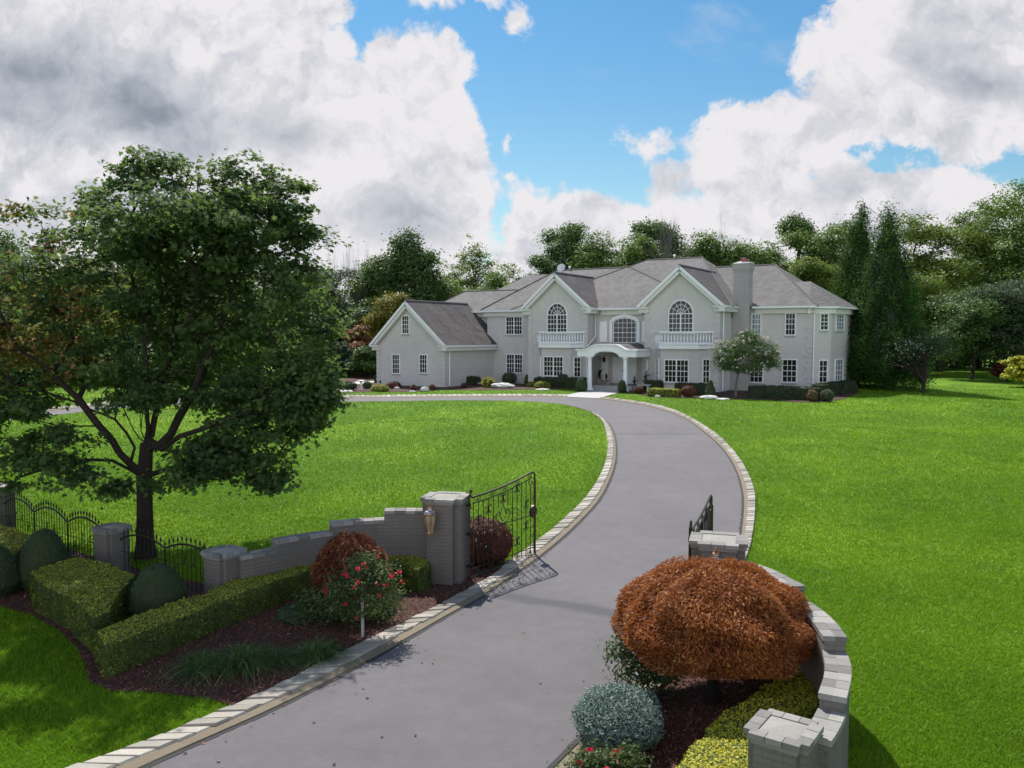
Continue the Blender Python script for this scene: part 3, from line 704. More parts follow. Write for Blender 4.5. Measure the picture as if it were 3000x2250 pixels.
# roofs
def roofmesh(faces, mat='roof', name='roof', thick=.12):
    mb = MB()
    for f in faces: mb.add(f, [list(range(len(f)))])
    o = mb.build(name, M[mat], house)
    return o
def hip(s0, s1, w0, w1, z, sa, sb, wr, zr, mat='roof', ridge=True):
    A, B, C, D = (s0, w0, z), (s1, w0, z), (s1, w1, z), (s0, w1, z); P, Q = (sa, wr, zr), (sb, wr, zr)
    o = roofmesh([[A, B, Q, P], [B, C, Q], [C, D, P, Q], [D, A, P], [A, D, C, B]], mat)
    if ridge:
        mb = MB()
        for a, b in ((P, Q), (A, P), (B, Q)):
            d = Vector(b) - Vector(a); n_ = max(2, int(d.length / .3)); 
            for i in range(n_):
                p = Vector(a) + d * (i / n_); q = Vector(a) + d * ((i + 1.1) / n_ if i < n_ - 1 else 1.); mb.tube([p + Vector((0, 0, -.02)), q + Vector((0, 0, .012))], .075, 5)
        mb.build('ridge_cap', M['ridge'], o)
    return o
ZE = 5.98
hip(-20.4, -1.0, .85, 15.2, ZE, -17.15, -10.2, 8.05, 9.58)           # middle
hip(-17.5, .55, .88, 17.9, ZE - .012, -9.33, -4.48, 9.36, 10.22)           # raised middle ridge
hip(-24.5, -17, 2.15, 15.9, ZE - .045, -20.56, -18, 9.03, 9.38, ridge=False)
hip(-27.6, -19, 2.18, 9.9, ZE - .06, -25.57, -20, 6.03, 7.90)
hip(-6.0, 5.75, 2.95, 17.0, ZE - .02, -4.5, 1.18, 9.98, 9.43)           # right wing
# small hip over the corner bay
B0 = [(5.3, 2.9, ZE - .05), (6.85, 4.3, ZE - .05), (7.4, 7.45, ZE - .05), (7.4, 9.7, ZE - .05), (5.5, 11.6, ZE - .05)]; P_, Q_ = (3.2, 7.0, 7.86), (4.45, 7.0, 7.86)
roofmesh([[B0[0], B0[1], Q_, P_], [B0[1], B0[2], Q_], [B0[2], B0[3], Q_], [B0[3], B0[4], P_, Q_], B0[::-1]])
def gable_roof(s0, s1, pk, w0, w1, ze, zp, mat='roof_dark', back=None):
    A, B, P = (s0, w0, ze), (s1, w0, ze), (pk, w0, zp); b = back or w1
    A2, B2, P2 = (s0, b, ze), (s1, b, ze), (pk, w1, zp)
    o = roofmesh([[A, P, P2, A2], [B, B2, P2, P]], mat)
    mb = MB(); mb.tube([(pk, w0, zp + .0), (pk, w1, zp + .0)], .08, 5); mb.build('ridge_cap', M['ridge'], o)
    # soffit, raking trim and returns
    mb = MB()
    for e, sg in (((s0, ze), 1), ((s1, ze), -1)):
        L = math.hypot(pk - e[0], zp - e[1]); ux, uz = (pk - e[0]) / L, (zp - e[1]) / L
        nx_, nz = (-uz * sg * -1, -abs(ux)) if False else (uz * sg, -ux * sg)
        def q(t, dn, y): return (e[0] + ux * t + (uz * sg) * dn, y, e[1] + uz * t - abs(ux) * dn)
        mb.prism([q(-.03, .012, w0 + .02), q(L, .012, w0 + .02), q(L, .20, w0 + .02), q(.16, .20, w0 + .02)], (0, -.05, 0))
    mb.build('rake_board', M['white'], o)
    mb = MB()
    for e, sg in (((s0, ze), 1), ((s1, ze), -1)):
        L = math.hypot(pk - e[0], zp - e[1]); ux, uz = (pk - e[0]) / L, (zp - e[1]) / L
        def q(t, dn, y): return (e[0] + ux * t + (uz * sg) * dn, y, e[1] + uz * t - abs(ux) * dn)
        mb.prism([q(.25, .20, w0 + .06), q(L, .20, w0 + .06), q(L, .42, w0 + .06), q(.45, .42, w0 + .06)], (0, .30, 0))
        mb.prism([q(0, .03, w0 + .06), q(L, .03, w0 + .06), q(L, .10, w0 + .06), q(0.1, .10, w0 + .06)], (0, (w1 - w0) * .4, 0))
        # eave return
        x0, x1 = (e[0] - .02, e[0] + .85) if sg > 0 else (e[0] - .85, e[0] + .02)
        mb.box((x0, w0 + .03, ze - .17), (x1, w0 + .45, ze - .03)); mb.box((x0 + (.1 if sg > 0 else .02), w0 + .25, ze - .45), (x1 - (.02 if sg > 0 else .1), w0 + .47, ze - .172))
    mb.build('cornice', M['cream'], o)
    return o
gable_roof(-15.83, -9.68, -12.78, -.42, 6.9, 6.02, 8.72, back=1.35)
gable_roof(-6.08, .40, -2.86, -.42, 7.6, 6.02, 8.85, back=3.6)
gable_roof(-26.55, -19.0, -22.85, -5.92, 2.55, 3.2, 6.62)
# eaves: gutters and friezes
def eave(s0, s1, w, z=ZE):
    mb = MB(); mb.box((s0, w - .10, z - .14), (s1, w + .02, z - .012)); mb.box((s0 + .05, w + .021, z - .13), (s1 - .05, w + .34, z - .03)); mb.build('gutter', M['white'], house)
    mb = MB(); mb.box((s0 + .12, w + .30, z - .50), (s1 - .12, w + .448, z - .132)); mb.build('frieze', M['cream'], house)
eave(-20.40, -15.85, .83); eave(-9.66, -6.1, .72); eave(1.35, 5.72, 2.93); eave(-27.6, -20.42, 2.13)
def eave_side(s, w0, w1, z, out=1):
    mb = MB(); a, b = sorted((s, s + .12 * out)); mb.box((a, w0, z - .14), (b, w1, z - .012)); mb.build('gutter', M['white'], house)
    mb = MB(); a, b = sorted((s - .02 * out, s - .42 * out)); mb.box((a, w0 + .02, z - .42), (b, w1, z - .141)); mb.build('frieze', M['cream'], house)
eave_side(-9.68, -.42, 1.2, 6.0); eave_side(.40, -.42, 3.3, 6.0); eave_side(-19.02, -5.9, 1.28, 3.18)
mb = MB()
for a, b in zip(B0[:3], B0[1:4]): 
    d = Vector(b) - Vector(a); n_ = Vector((d.y, -d.x, 0)).normalized(); mb.obox(Vector(a) + Vector((0, 0, -.13)), d, n_ * .1, (0, 0, .12)); mb.obox(Vector(a) + Vector((0, 0, -.48)) - n_ * .42, d, n_ * .12, (0, 0, .35))
mb.build('gutter', M['white'], house)

# windows
def window(t0, n0, z0, z1, wd, cols, rows, pair=False, arch=0, org=(0, 0), ang=0., case=.07, glass='glass', sill=True, fan=False, seg=False, name='window', bar=.026):
    """org: middle of the window on the wall plan; ang: direction of the wall"""
    t = Vector((math.cos(ang), math.sin(ang), 0)); nn = Vector((math.sin(ang), -math.cos(ang), 0)); up = Vector((0, 0, 1)); o = Vector((org[0], org[1], 0))
    mb = MB(); h = wd / 2
    def bx(a, b, c, d, p0, p1): mb.obox(o + t * a + up * c + nn * p0, t * (b - a), nn * (p1 - p0), up * (d - c))
    E_ = .085
    units = [(-h, -.045), (.045, h)] if pair else [(-h, h)]
    bx(-h - case, -h, z0, z1, -.02, E_); bx(h, h + case, z0, z1, -.02, E_); bx(-h - case, h + case, z0 - case, z0, -.02, E_ + .01)
    if not arch: bx(-h - case, h + case, z1, z1 + case, -.02, E_ + .004)
    if pair: bx(-.045, .045, z0, z1, -.02, E_ - .004)
    zs = z1
    for a, b in units:
        for i in range(1, cols): x = a + (b - a) * i / cols; bx(x - bar / 2, x + bar / 2, z0, zs, .0, .048)
        for j in range(1, rows): 
            zz = z0 + (zs - z0) * j / rows; k = .045 if (rows % 2 == 0 and j == rows // 2) else bar
            bx(a, b, zz - k / 2, zz + k / 2, .0, .05 if k == bar else .06)
    if arch:                                  # arched head of height `arch`
        N_ = 20; pts = [(-h * math.cos(math.pi * i / N_), z1 + arch * math.sin(math.pi * i / N_)) for i in range(N_ + 1)]
        for (x0, y0), (x1, y1) in zip(pts, pts[1:]):
            def q(x, y, k): 
                l = math.hypot(x / h, (y - z1) / arch) or 1; return (x * (1 + k / h), z1 + (y - z1) * (1 + k / arch))
            a0, a1, b1, b0 = q(x0, y0, -.01), q(x1, y1, -.01), q(x1, y1, case), q(x0, y0, case)
            mb.prism([o + t * p[0] + up * p[1] + nn * E_ for p in (a0, a1, b1, b0)], -nn * (E_ + .02))
        if fan:
            bx(-h, h, z1 - .03, z1 + .03, 0, .06)
            for k in range(1, 6 if not pair else 6):
                q_ = math.pi * k / 6; mb.prism([o + t * (r_ * h * math.cos(q_) + sx * .013 * math.sin(q_)) + up * (z1 + r_ * arch * math.sin(q_) + sx * -.013 * math.cos(q_)) + nn * .05 for r_, sx in ((0.08, 1), (1, 1), (1, -1), (.08, -1))], -nn * .05)
            for rr in (.38, .70):
                pr = [(rr * h * math.cos(math.pi * i / 16), rr * arch * math.sin(math.pi * i / 16)) for i in range(17)]
                for (x0, y0), (x1, y1) in zip(pr, pr[1:]):
                    mb.prism([o + t * (x * k) + up * (z1 + y * k) + nn * .045 for x, y, k in ((x0, y0, 1), (x1, y1, 1), (x1, y1, 1 - .03 / rr / h), (x0, y0, 1 - .03 / rr / h))], -nn * .045)
        if seg:
            for i in range(1, cols): x = -h + wd * i / cols; zz = arch * math.sqrt(max(0, 1 - (x / h) ** 2)); bx(x - bar / 2, x + bar / 2, z1 - .01, z1 + zz, 0, .046)
            bx(-h, h, z1 - bar / 2, z1 + bar / 2, 0, .049)
    fr = mb.build(name, M['white'], house)
    mb = MB()
    if arch: mb.prism([o + t * x + up * z + nn * .006 for x, z in [(-h, z0), (h, z0)] + [(h * math.cos(math.pi * i / 20), z1 + arch * math.sin(math.pi * i / 20)) for i in range(21)]], nn * .012)
    else: mb.obox(o + t * -h + up * z0 + nn * .006, t * wd, nn * .012, up * (z1 - z0))
    mb.build('pane', M[glass], fr)
    if sill:
        mb = MB(); mb.obox(o + t * (-h - case) + up * (z0 - case - .10) + nn * -.02, t * (wd + 2 * case), nn * .10, up * .09); mb.build('sill', M['sill'], fr)
    return fr
W = lambda s, w, z0, z1, wd, **k: window(0, 0, z0, z1, wd, k.pop('cols', 3), k.pop('rows', 4), org=(s, w), **k)
W(-23.65 + .55, -5.5, 4.1, 5.42, .62)                                   # garage gable
W(-24.1, -5.5, .98, 2.40, .66); W(-21.4, -5.5, 1.08, 2.42, .66)
W(-17.38, 1.3, 4.05, 5.40, 1.46, cols=3, pair=True); W(-17.34, 1.3, .92, 2.36, 1.46, pair=True)
W(-12.72, 0, 4.1, 5.50, 1.62, pair=True, arch=.86, fan=True, sill=False); W(-2.84, 0, 4.1, 5.46, 1.72, pair=True, arch=.92, fan=True, sill=False)
W(-12.6, -.8, .88, 2.28, 1.60, pair=True); W(-2.82, -.8, .70, 2.20, 1.68, pair=True)
fa = math.atan2(.8, .72)
for s, zb in ((-10.45 - .36, .85), (-.5 - .36, .68)): window(0, 0, zb, 2.25, .46, 2, 4, org=(s, -.4), ang=fa)
for s, zb in ((-14.35 + .36, .85), (-4.72 + .36, .68)): window(0, 0, zb, 2.25, .46, 2, 4, org=(s, -.4), ang=-fa)
ww = W(-7.62, 1.2, 3.42, 4.86, 1.78, cols=5, rows=4, arch=.34, seg=True, sill=False, case=.05)
W(1.55, 3.4, 4.05, 5.42, .58, glass='curtain_glass'); W(3.9, 3.4, 4.0, 5.44, .60)
W(3.9, 3.4, .70, 2.22, .90, cols=3); W(1.6, 3.4, .62, 2.15, .86, cols=3)
a1 = math.atan2(1.1, 1.0); a2 = math.atan2(3.1, .5)
window(0, 0, 4.35, 5.40, .56, 2, 4, org=(5.98, 4.04), ang=a1); window(0, 0, .72, 2.18, .60, 2, 4, org=(5.98, 4.04), ang=a1)
window(0, 0, 4.35, 5.40, 1.5, 3, 4, org=(6.66, 6.1), ang=a2, glass='curtain_glass'); window(0, 0, .75, 2.2, 1.5, 3, 4, org=(6.66, 6.1), ang=a2, glass='curtain_glass')
# surround of the arched middle window, keystone, shutters
mb = MB(); N_ = 24; h = 1.00
pts = [(-h, 3.40), (-h, 4.86)] + [(-h * math.cos(math.pi * i / N_), 4.86 + .40 * math.sin(math.pi * i / N_)) for i in range(1, N_)] + [(h, 4.86), (h, 3.40)]
out_ = [(x * 1.22, 4.86 + (z - 4.86) * 1.55 if z > 4.86 else z) for x, z in pts]
for i in range(len(pts) - 1): mb.prism([(-7.62 + p[0], 1.06, p[1]) for p in (pts[i], pts[i + 1], out_[i + 1], out_[i])], (0, .15, 0))
mb.box((-7.62 - .09, 1.0, 5.30), (-7.62 + .09, 1.198, 5.62)); mb.build('window_surround', M['white'], house)
for s in (-9.38, -5.92):
    mb = MB(); mb.box((s - .31, 1.13, 3.42), (s + .31, 1.195, 4.98)); mb.box((s - .24, 1.10, 3.50), (s + .24, 1.128, 4.90)); mb.build('shutter', M['white'], house)
# keystones
for s, w, z in ((-12.72, 0, 6.52), (-2.84, 0, 6.56), (-24.1, -5.5, 2.52), (-21.4, -5.5, 2.54), (-12.6, -.8, 2.42), (-2.82, -.8, 2.36)):
    mb = MB(); mb.prism([(s - .07, w - .001, z), (s + .07, w - .001, z), (s + .12, w - .001, z + .28), (s - .12, w - .001, z + .28)], (0, -.035, 0)); mb.build('keystone', M['brick'], house)

# balconies
def balcony(s0, s1, zb=3.0):
    f = .75; w = -1.02
    pl = [(s0, 0), (s0 + f, w), (s1 - f, w), (s1, 0)]
    mb = MB(); mb.prism([(a, b - .002, zb) for a, b in pl], (0, 0, .27)); mb.prism([(a + (.06 if a > (s0 + s1) / 2 else -.06), b - (.05 if b < 0 else .002), zb + .272) for a, b in pl], (0, 0, .06))
    o = mb.build('balcony', M['white'], house)
    rl = [(s0 + .12, -.05), (s0 + f + .06, w + .14), (s1 - f - .06, w + .14), (s1 - .12, -.05)]
    mb = MB()
    for (a, b), (c, d) in zip(rl, rl[1:]):
        for z, t_, wd in ((zb + .36, .09, .12), (zb + 1.12, .10, .17)):
            dd = Vector((c - a, d - b, 0)); nn = Vector((dd.y, -dd.x, 0)).normalized(); e_ = dd.normalized() * wd * .5; mb.obox(Vector((a, b, z)) - nn * wd / 2 - e_, dd + 2 * e_, nn * wd, (0, 0, t_ + (.001 if a > s0 + 1 else 0)))
    mb.build('railing', M['white'], o)
    prof = [(.045, 0), (.045, .05), (.03, .08), (.058, .22), (.05, .34), (.028, .52), (.03, .62), (.045, .64), (.045, .69)]
    P = np.array([(a, b) for a, b in rl]); pts = resample(P, step=.225)
    for x, y in pts:
        mb = MB(); mb.lathe(prof, (x, y, zb + .44), 8); mb.build('baluster', M['white'], o, True)
balcony(-14.55, -10.35); balcony(-4.82, -.42)

# porch
mb = MB()
FZ0, FZ1 = 2.42, 2.86; s0, s1, w0 = -9.62, -5.05, -2.72
cx = -7.35; hw = 1.0
def arc(n_, r_, zt, zb): return [(cx - r_ * math.cos(math.pi * i / n_), zb + (zt - zb) * math.sin(math.pi * i / n_)) for i in range(n_ + 1)]
low = [(s0, FZ0)] + [(cx - hw, FZ0)] + arc(16, hw - .02, FZ0 + .40, FZ0)[1:-1] + [(cx + hw, FZ0), (s1, FZ0)]
topc = [(cx + 1.55 - i * 3.1 / 20, FZ1 + .34 * (.5 - .5 * math.cos(2 * math.pi * (.5 if .28 < i / 20 < .72 else (i / 20 / .56 if i < 10 else (1 - i / 20) / .56))))) for i in range(21)]
N_ = 40; xs_ = np.linspace(s0, s1, N_ + 1)
def zl(x): k = abs(x - cx) / hw; return FZ0 + (.40 * math.sqrt(1 - k * k) if k < 1 else 0)
def zt(x): k = abs(x - cx); return FZ1 + .36 * (1 if k < .75 else (0 if k > 1.75 else .5 + .5 * math.cos((k - .75) * math.pi)))
for a, b in zip(xs_, xs_[1:]):
    mb.add([(a, w0, zl(a)), (b, w0, zl(b)), (b, w0, zt(b)), (a, w0, zt(a)), (a, w0 + .3, zl(a)), (b, w0 + .3, zl(b)), (b, w0 + .3, zt(b)), (a, w0 + .3, zt(a))], [(0, 1, 2, 3), (5, 4, 7, 6), (0, 4, 5, 1), (3, 2, 6, 7)])
mb.add([(s0, w0, FZ0), (s0, w0 + .3, FZ0), (s0, w0 + .3, FZ1), (s0, w0, FZ1)], [(0, 3, 2, 1)]); mb.add([(s1, w0, FZ0), (s1, w0 + .3, FZ0), (s1, w0 + .3, FZ1), (s1, w0, FZ1)], [(0, 1, 2, 3)])
mb.box((s0, w0 + .301, FZ0), (s0 + .3, 1.19, FZ1 - .004)); mb.box((s1 - .3, w0 + .301, FZ0), (s1, 1.19, FZ1 - .004))
for a, b in zip(xs_, xs_[1:]): mb.add([(a, w0 - .12, zt(a)), (b, w0 - .12, zt(b)), (b, w0 - .12, zt(b) + .09), (a, w0 - .12, zt(a) + .09), (a, w0 + .3, zt(a) + .001), (b, w0 + .3, zt(b) + .001), (b, w0 + .3, zt(b) + .09), (a, w0 + .3, zt(a) + .09)], [(0, 1, 2, 3), (3, 2, 6, 7), (0, 4, 5, 1)])
mb.box((s0 - .12, w0 - .12, FZ1 + .001), (s0, 1.19, FZ1 + .088)); mb.box((s1, w0 - .12, FZ1 + .001), (s1 + .12, 1.19, FZ1 + .088))
porch = mb.build('porch', M['white'], house)
mb = MB()
for a, b in zip(xs_, xs_[1:]): mb.add([(a, w0 + .301, zt(a) + .092), (b, w0 + .301, zt(b) + .092), (b, 1.19, max(zt(b), FZ1) + .14), (a, 1.19, zt(a) + .14)], [(0, 1, 2, 3)])
mb.build('porch_roof', M['ridge'], porch)
mb = MB(); mb.box((s0 + .31, w0 + .31, FZ1 - .12), (s1 - .31, 2.35, FZ1 - .03)); mb.build('porch_ceiling', M['cream'], porch)
colprof = [(.25, 0), (.25, .08), (.21, .13), (.165, .2), (.165, .9), (.14, 2.2), (.14, 2.22), (.19, 2.27), (.21, 2.34), (.21, 2.42)]
for s in (-8.72, -5.96):
    mb = MB(); mb.lathe(colprof, (s, -2.5, -.0), 20); mb.box((s - .26, -2.76, -.12), (s + .26, -2.24, .02)); mb.build('column', M['white'], porch, False)
mb = MB(); mb.box((-9.9, -1.6, -.1), (-5.6, 2.4, .12)); mb.box((-9.6, -.9, .121), (-5.6, 2.4, .24)); mb.build('step', M['paving'], house)
# entrance
for s in (-8.66, -7.62):
    mb = MB(); mb.box((s - .48, 2.33, .25), (s + .48, 2.39, 2.28))
    for z0, z1 in ((.4, .95), (1.05, 2.1)):
        for sx in (-.24, .24): mb.box((s + sx - .18, 2.315, z0), (s + sx + .18, 2.329, z1))
    d_ = mb.build('door', M['white'], house)
    mb = MB(); mb.tube([(s + (.40 if s < -8 else -.40), 2.30, 1.1), (s + (.40 if s < -8 else -.40), 2.30, 1.35)], .02, 6); mb.build('handle', M['iron_dark'], d_)
mb = MB(); mb.box((-10.1, 2.34, .5), (-9.5, 2.395, 2.35)); mb.build('panel', M['white'], house)
mb = MB(); mb.box((-6.75, 2.34, .25), (-6.2, 2.395, 2.3)); mb.build('panel', M['cream'], house)
mb = MB(); mb.lathe([(.02, 0), (.10, .05), (.13, .30), (.05, .40), (.02, .52)], (-9.8, 2.16, 1.85), 8); mb.tube([(-9.8, 2.16, 2.35), (-9.8, 2.33, 2.35)], .02, 5); mb.build('wall_lantern', M['iron_dark'], house)
# downspouts
def pipe(pts): mb = MB(); mb.tube(pts, .055, 6); mb.build('downspout', M['white'], house)
pipe([(-9.9, .66, 5.85), (-10.03, 1.08, 5.6), (-10.03, 1.08, 3.85), (-10.03, -.2, 3.12), (-10.03, -.9, 3.0)])
pipe([(-9.86, -.9, 2.7), (-9.95, -.45, 2.5), (-9.95, -.45, .1)]); pipe([(-5.36, -1.3, 2.75), (-5.3, -.9, 2.5), (-5.3, -.12, 2.2), (-5.3, -.12, .1)])
pipe([(.46, .5, 5.86), (.05, .5, 5.6), (.05, .5, .1)]); pipe([(-18.9, -5.0, 3.05), (-19.32, -5.0, 2.75), (-19.32, -5.0, .1)])
pipe([(5.6, 2.9, 5.85), (5.48, 3.36, 5.55), (5.48, 3.36, .1)]); pipe([(-20.3, .9, 5.85), (-20.08, 1.6, 5.6), (-20.08, 1.6, 4.2)])
# chimney
mb = MB(); mb.box((-.052, 2.62, -.2), (1.20, 3.7, 5.2)); mb.prism([(-.052, 2.62, 5.2), (1.20, 2.62, 5.2), (1.30, 2.62, 6.3), (.06, 2.62, 6.3)], (0, 1.1, 0)) if False else None
mb.box((.05, 2.64, 5.2), (1.17, 3.6, 8.45)); mb.box((0, 2.59, 8.45), (1.22, 3.65, 8.62)); mb.box((-.03, 2.55, 8.62), (1.26, 3.69, 8.98))
mb.box((-.06, 2.52, 8.98), (1.29, 3.72, 9.03))
ch = mb.build('chimney', brick_mat('weathered_brick', (.44, .435, .425), .6), house)
mb = MB(); mb.add([(-.02, 2.55, 9.03), (1.25, 2.55, 9.03), (1.25, 3.69, 9.03), (-.02, 3.69, 9.03), (.38, 2.95, 9.20), (.96, 2.95, 9.20), (.96, 3.5, 9.20), (.38, 3.5, 9.20)], [(0, 1, 5, 4), (1, 2, 6, 5), (2, 3, 7, 6), (3, 0, 4, 7), (4, 5, 6, 7)]); mb.build('chimney_crown', M['paving'], ch)
mb = MB(); mb.box((.45, 3.0, 9.2), (.89, 3.44, 9.42)); mb.build('flue', M['terracotta'], ch)
mb = MB(); mb.box((.36, 2.92, 9.50), (.98, 3.52, 9.54)); [mb.box((.47 + i * .38, 3.02 + j * .38, 9.42), (.50 + i * .38, 3.05 + j * .38, 9.5)) for i in (0, 1) for j in (0, 1)]; mb.build('rain_cap', M['iron_dark'], ch)
mb = MB(); mb.tube([(-1.35, 10.0, 9.2), (-1.35, 10.0, 10.05)], .16, 10); mb.tube([(-1.35, 10.0, 10.05), (-1.35, 10.0, 10.15)], .23, 10); mb.build('vent_pipe', M['steel'], house)
for s, w, z in ((-15.9, 8.1, 9.5), (-6.9, 9.5, 10.15)):
    mb = MB(); mb.tube([(s, w, z), (s, w, z + .3)], .06, 8); mb.lathe([(.13, 0), (.13, .1), (.05, .16)], (s, w, z + .28), 8); mb.build('vent_pipe', M['cream'], house)
mb = MB(); mb.lathe([(.02, 0), (.34, .09), (.40, .2), (.36, .19), (.02, .07)], (0, 0, 0), 14)
for k in range(len(mb.v)): x, y, z = mb.v[k]; mb.v[k] = (-16.5 + x, 7.8 - z * .8 + y * .3, 9.75 + y * .9 + z * .2)
mb.tube([(-16.5, 7.8, 9.4), (-16.5, 7.8, 9.75)], .03, 5); mb.build('satellite_dish', M['cream'], house)

HW = Matrix.Translation((HO[0], HO[1], 1.2)) @ Matrix.Rotation(R(-31.5), 4, 'Z')
def hl(s, w, z=0): v = HW @ Vector((s, w, z)); return (v.x, v.y, v.z)
# things on the porch
def palm(name, label, s, w, h, n_=16, z=.24, seed=0, cat='potted plant'):
    r_ = random.Random(seed); t = thing(name, label, cat, hl(s, w, z), 0, 'potted plants at the front door')
    mb = MB(); mb.lathe([(.13, 0), (.19, .30), (.21, .30), (.21, .34), (.17, .34)], (0, 0, 0), 12); mb.build('pot', M['pot'], t)
    V = []
    for k in range(n_):
        a = 6.283 * k / n_ + r_.uniform(-.2, .2); el = r_.uniform(.5, 1.35); L = h * r_.uniform(.45, .7); d = np.array([math.cos(a) * math.cos(el), math.sin(a) * math.cos(el), math.sin(el)]); b0 = np.array([0, 0, .34 + r_.uniform(0, h * .5)])
        sd_ = np.array([-math.sin(a), math.cos(a), 0]) * .05; prev = b0
        for j in range(1, 5):
            f = j / 4; cur = b0 + d * L * f - np.array([0, 0, .35 * L * f * f]); w1, w2 = sd_ * (1.1 - abs(f - .65)), sd_ * (1.1 - abs(f - .25 - .3))
            V += [prev - w2, prev + w2, cur + w1 * (1 - f + .05), cur - w1 * (1 - f + .05)]; prev = cur
    link('foliage', np_mesh('foliage', np.array(V), 4, np.random.default_rng(seed).random(len(V) // 4)), M['L_palm'], t)
    mb = MB(); mb.tube([(0, 0, .3), (0, 0, .34 + h * .5)], .025, 5); mb.build('stem', M['bark'], t)
palm('potted_palm', 'tall dark potted palm left of the double front door', -9.55, .9, 1.25, 20, seed=1)
palm('potted_plant', 'low leafy potted plant between the palm and the front door', -8.9, .7, .6, 14, seed=2)
palm('potted_croton', 'reddish leafy plant in a pot just right of the right porch column', -5.6, -1.7, .95, 16, z=0, seed=3)
palm('potted_palm', 'tall dark potted palm at the right end of the porch', -5.15, -.7, 1.45, 22, z=0, seed=4)
for s, w, lb in ((-9.75, -.9, 'pale stone bench beside the left porch column'), (-4.85, -1.7, 'pale stone bench at the right end of the porch')):
    t = thing('stone_bench', lb, 'bench', hl(s, w, .05), R(-31.5), 'stone benches on the porch'); mb = MB(); mb.box((-.45, -.2, .36), (.45, .2, .45)); mb.build('seat', M['paving'], t)
    for q in (-.3, .3): mb = MB(); mb.box((q - .07, -.15, 0), (q + .07, .15, .359)); mb.build('leg', M['paving'], t)
mb = MB(); mb.lathe([(.09, 0), (.13, .22), (.11, .22)], (0, 0, 0), 10); o = mb.build('bucket', M['paving'], None); o.location = hl(-8.45, .1, .24); tag(o, 'small pale bucket standing by the front door', 'bucket')


# ================================================================== GATE PIERS, WALLS, FENCES, GATES
def pier(name, label, c, size, rz, h, arm=.66, z0=0., capt=.10):
    t = thing(name, label, 'gate pier' if h > 1.5 else 'pier', (c[0], c[1], z0), R(rz)); a = size / 2; b = a * arm
    mb = MB(); mb.prism([(-a, -b, -.1), (-b, -b, -.1), (-b, -a, -.1), (b, -a, -.1), (b, -b, -.1), (a, -b, -.1), (a, b, -.1), (b, b, -.1), (b, a, -.1), (-b, a, -.1), (-b, b, -.1), (-a, b, -.1)], (0, 0, h - capt + .1))
    mb.build('shaft', M['brick_wall'], t)
    mb = MB(); r_ = random.Random(int(abs(c[0]) * 100)); e = .045; A, B = a + e, b + e
    def slab(x0, x1, y0, y1):
        z = h - capt + .001 + r_.uniform(0, .003); mb.rv = r_.random(); mb.prism([(x0 + .004, y0 + .004, z), (x1 - .004, y0 + .004, z), (x1 - .004, y1 - .004, z), (x0 + .004, y1 - .004, z)], (0, 0, capt * .62))
    w = size * .24
    for k in range(3):
        y0, y1 = -B + k * 2 * B / 3, -B + (k + 1) * 2 * B / 3; slab(-A, -A + w, y0, y1); slab(A - w, A, y0, y1)
    for sg in (-1, 1):
        for k in range(3): x0, x1 = -B + k * 2 * B / 3, -B + (k + 1) * 2 * B / 3; slab(x0, x1, *((-A, -A + w) if sg < 0 else (A - w, A)))
    mb.build('cap_stones', M['coping'], t, attr=True)
    # underside corbel
    mb = MB(); e2 = .02; A2, B2 = a + e2, b + e2; mb.prism([(-A2, -B2, h - capt - .05), (-B2, -B2, h - capt - .05), (-B2, -A2, h - capt - .05), (B2, -A2, h - capt - .05), (B2, -B2, h - capt - .05), (A2, -B2, h - capt - .05), (A2, B2, h - capt - .05), (B2, B2, h - capt - .05), (B2, A2, h - capt - .05), (-B2, A2, h - capt - .05), (-B2, B2, h - capt - .05), (-A2, B2, h - capt - .05)], (0, 0, .049))
    mb.build('corbel', M['coping'], t, attr=True)
    mb = MB(); q = A - w + .01; mb.add([(-q, -q, h - .05), (q, -q, h - .05), (q, q, h - .05), (-q, q, h - .05), (0, 0, h - .015)] , [(0, 1, 4), (1, 2, 4), (2, 3, 4), (3, 0, 4)])
    mb.build('cap_centre', M['capmid'], t, attr=True)
    return t
PL = pier('gate_pier', 'tall grey gate pier left of the drive with a whole lantern on it', (-1.40, 17.13), .84, -14, 1.84)
PR = pier('gate_pier', 'tall grey brick gate pier right of the drive behind the rust coloured dome maple', (3.46, 13.52), .86, -16, 1.84)
pier('wall_pier', 'short grey slate capped pier at the left end of the stepped wall', (-5.57, 15.62), .60, 60, 1.08, .72)
pier('wall_pier', 'pale topped pier in the bottom right foreground beside the yellow hedge', (2.87, 8.42), .60, -36, 1.10, .74)
pier('fence_pier', 'shaded pier with mossy cap between two fence sections left of the big trunk', (-8.66, 17.5), .56, 62, 1.10, .74)
pier('fence_pier', 'dark dappled pier at the left edge of the photo where the fence ends', (-13.35, 21.1), .60, 55, 1.25 , .74, z0=float(terr(21.1)))

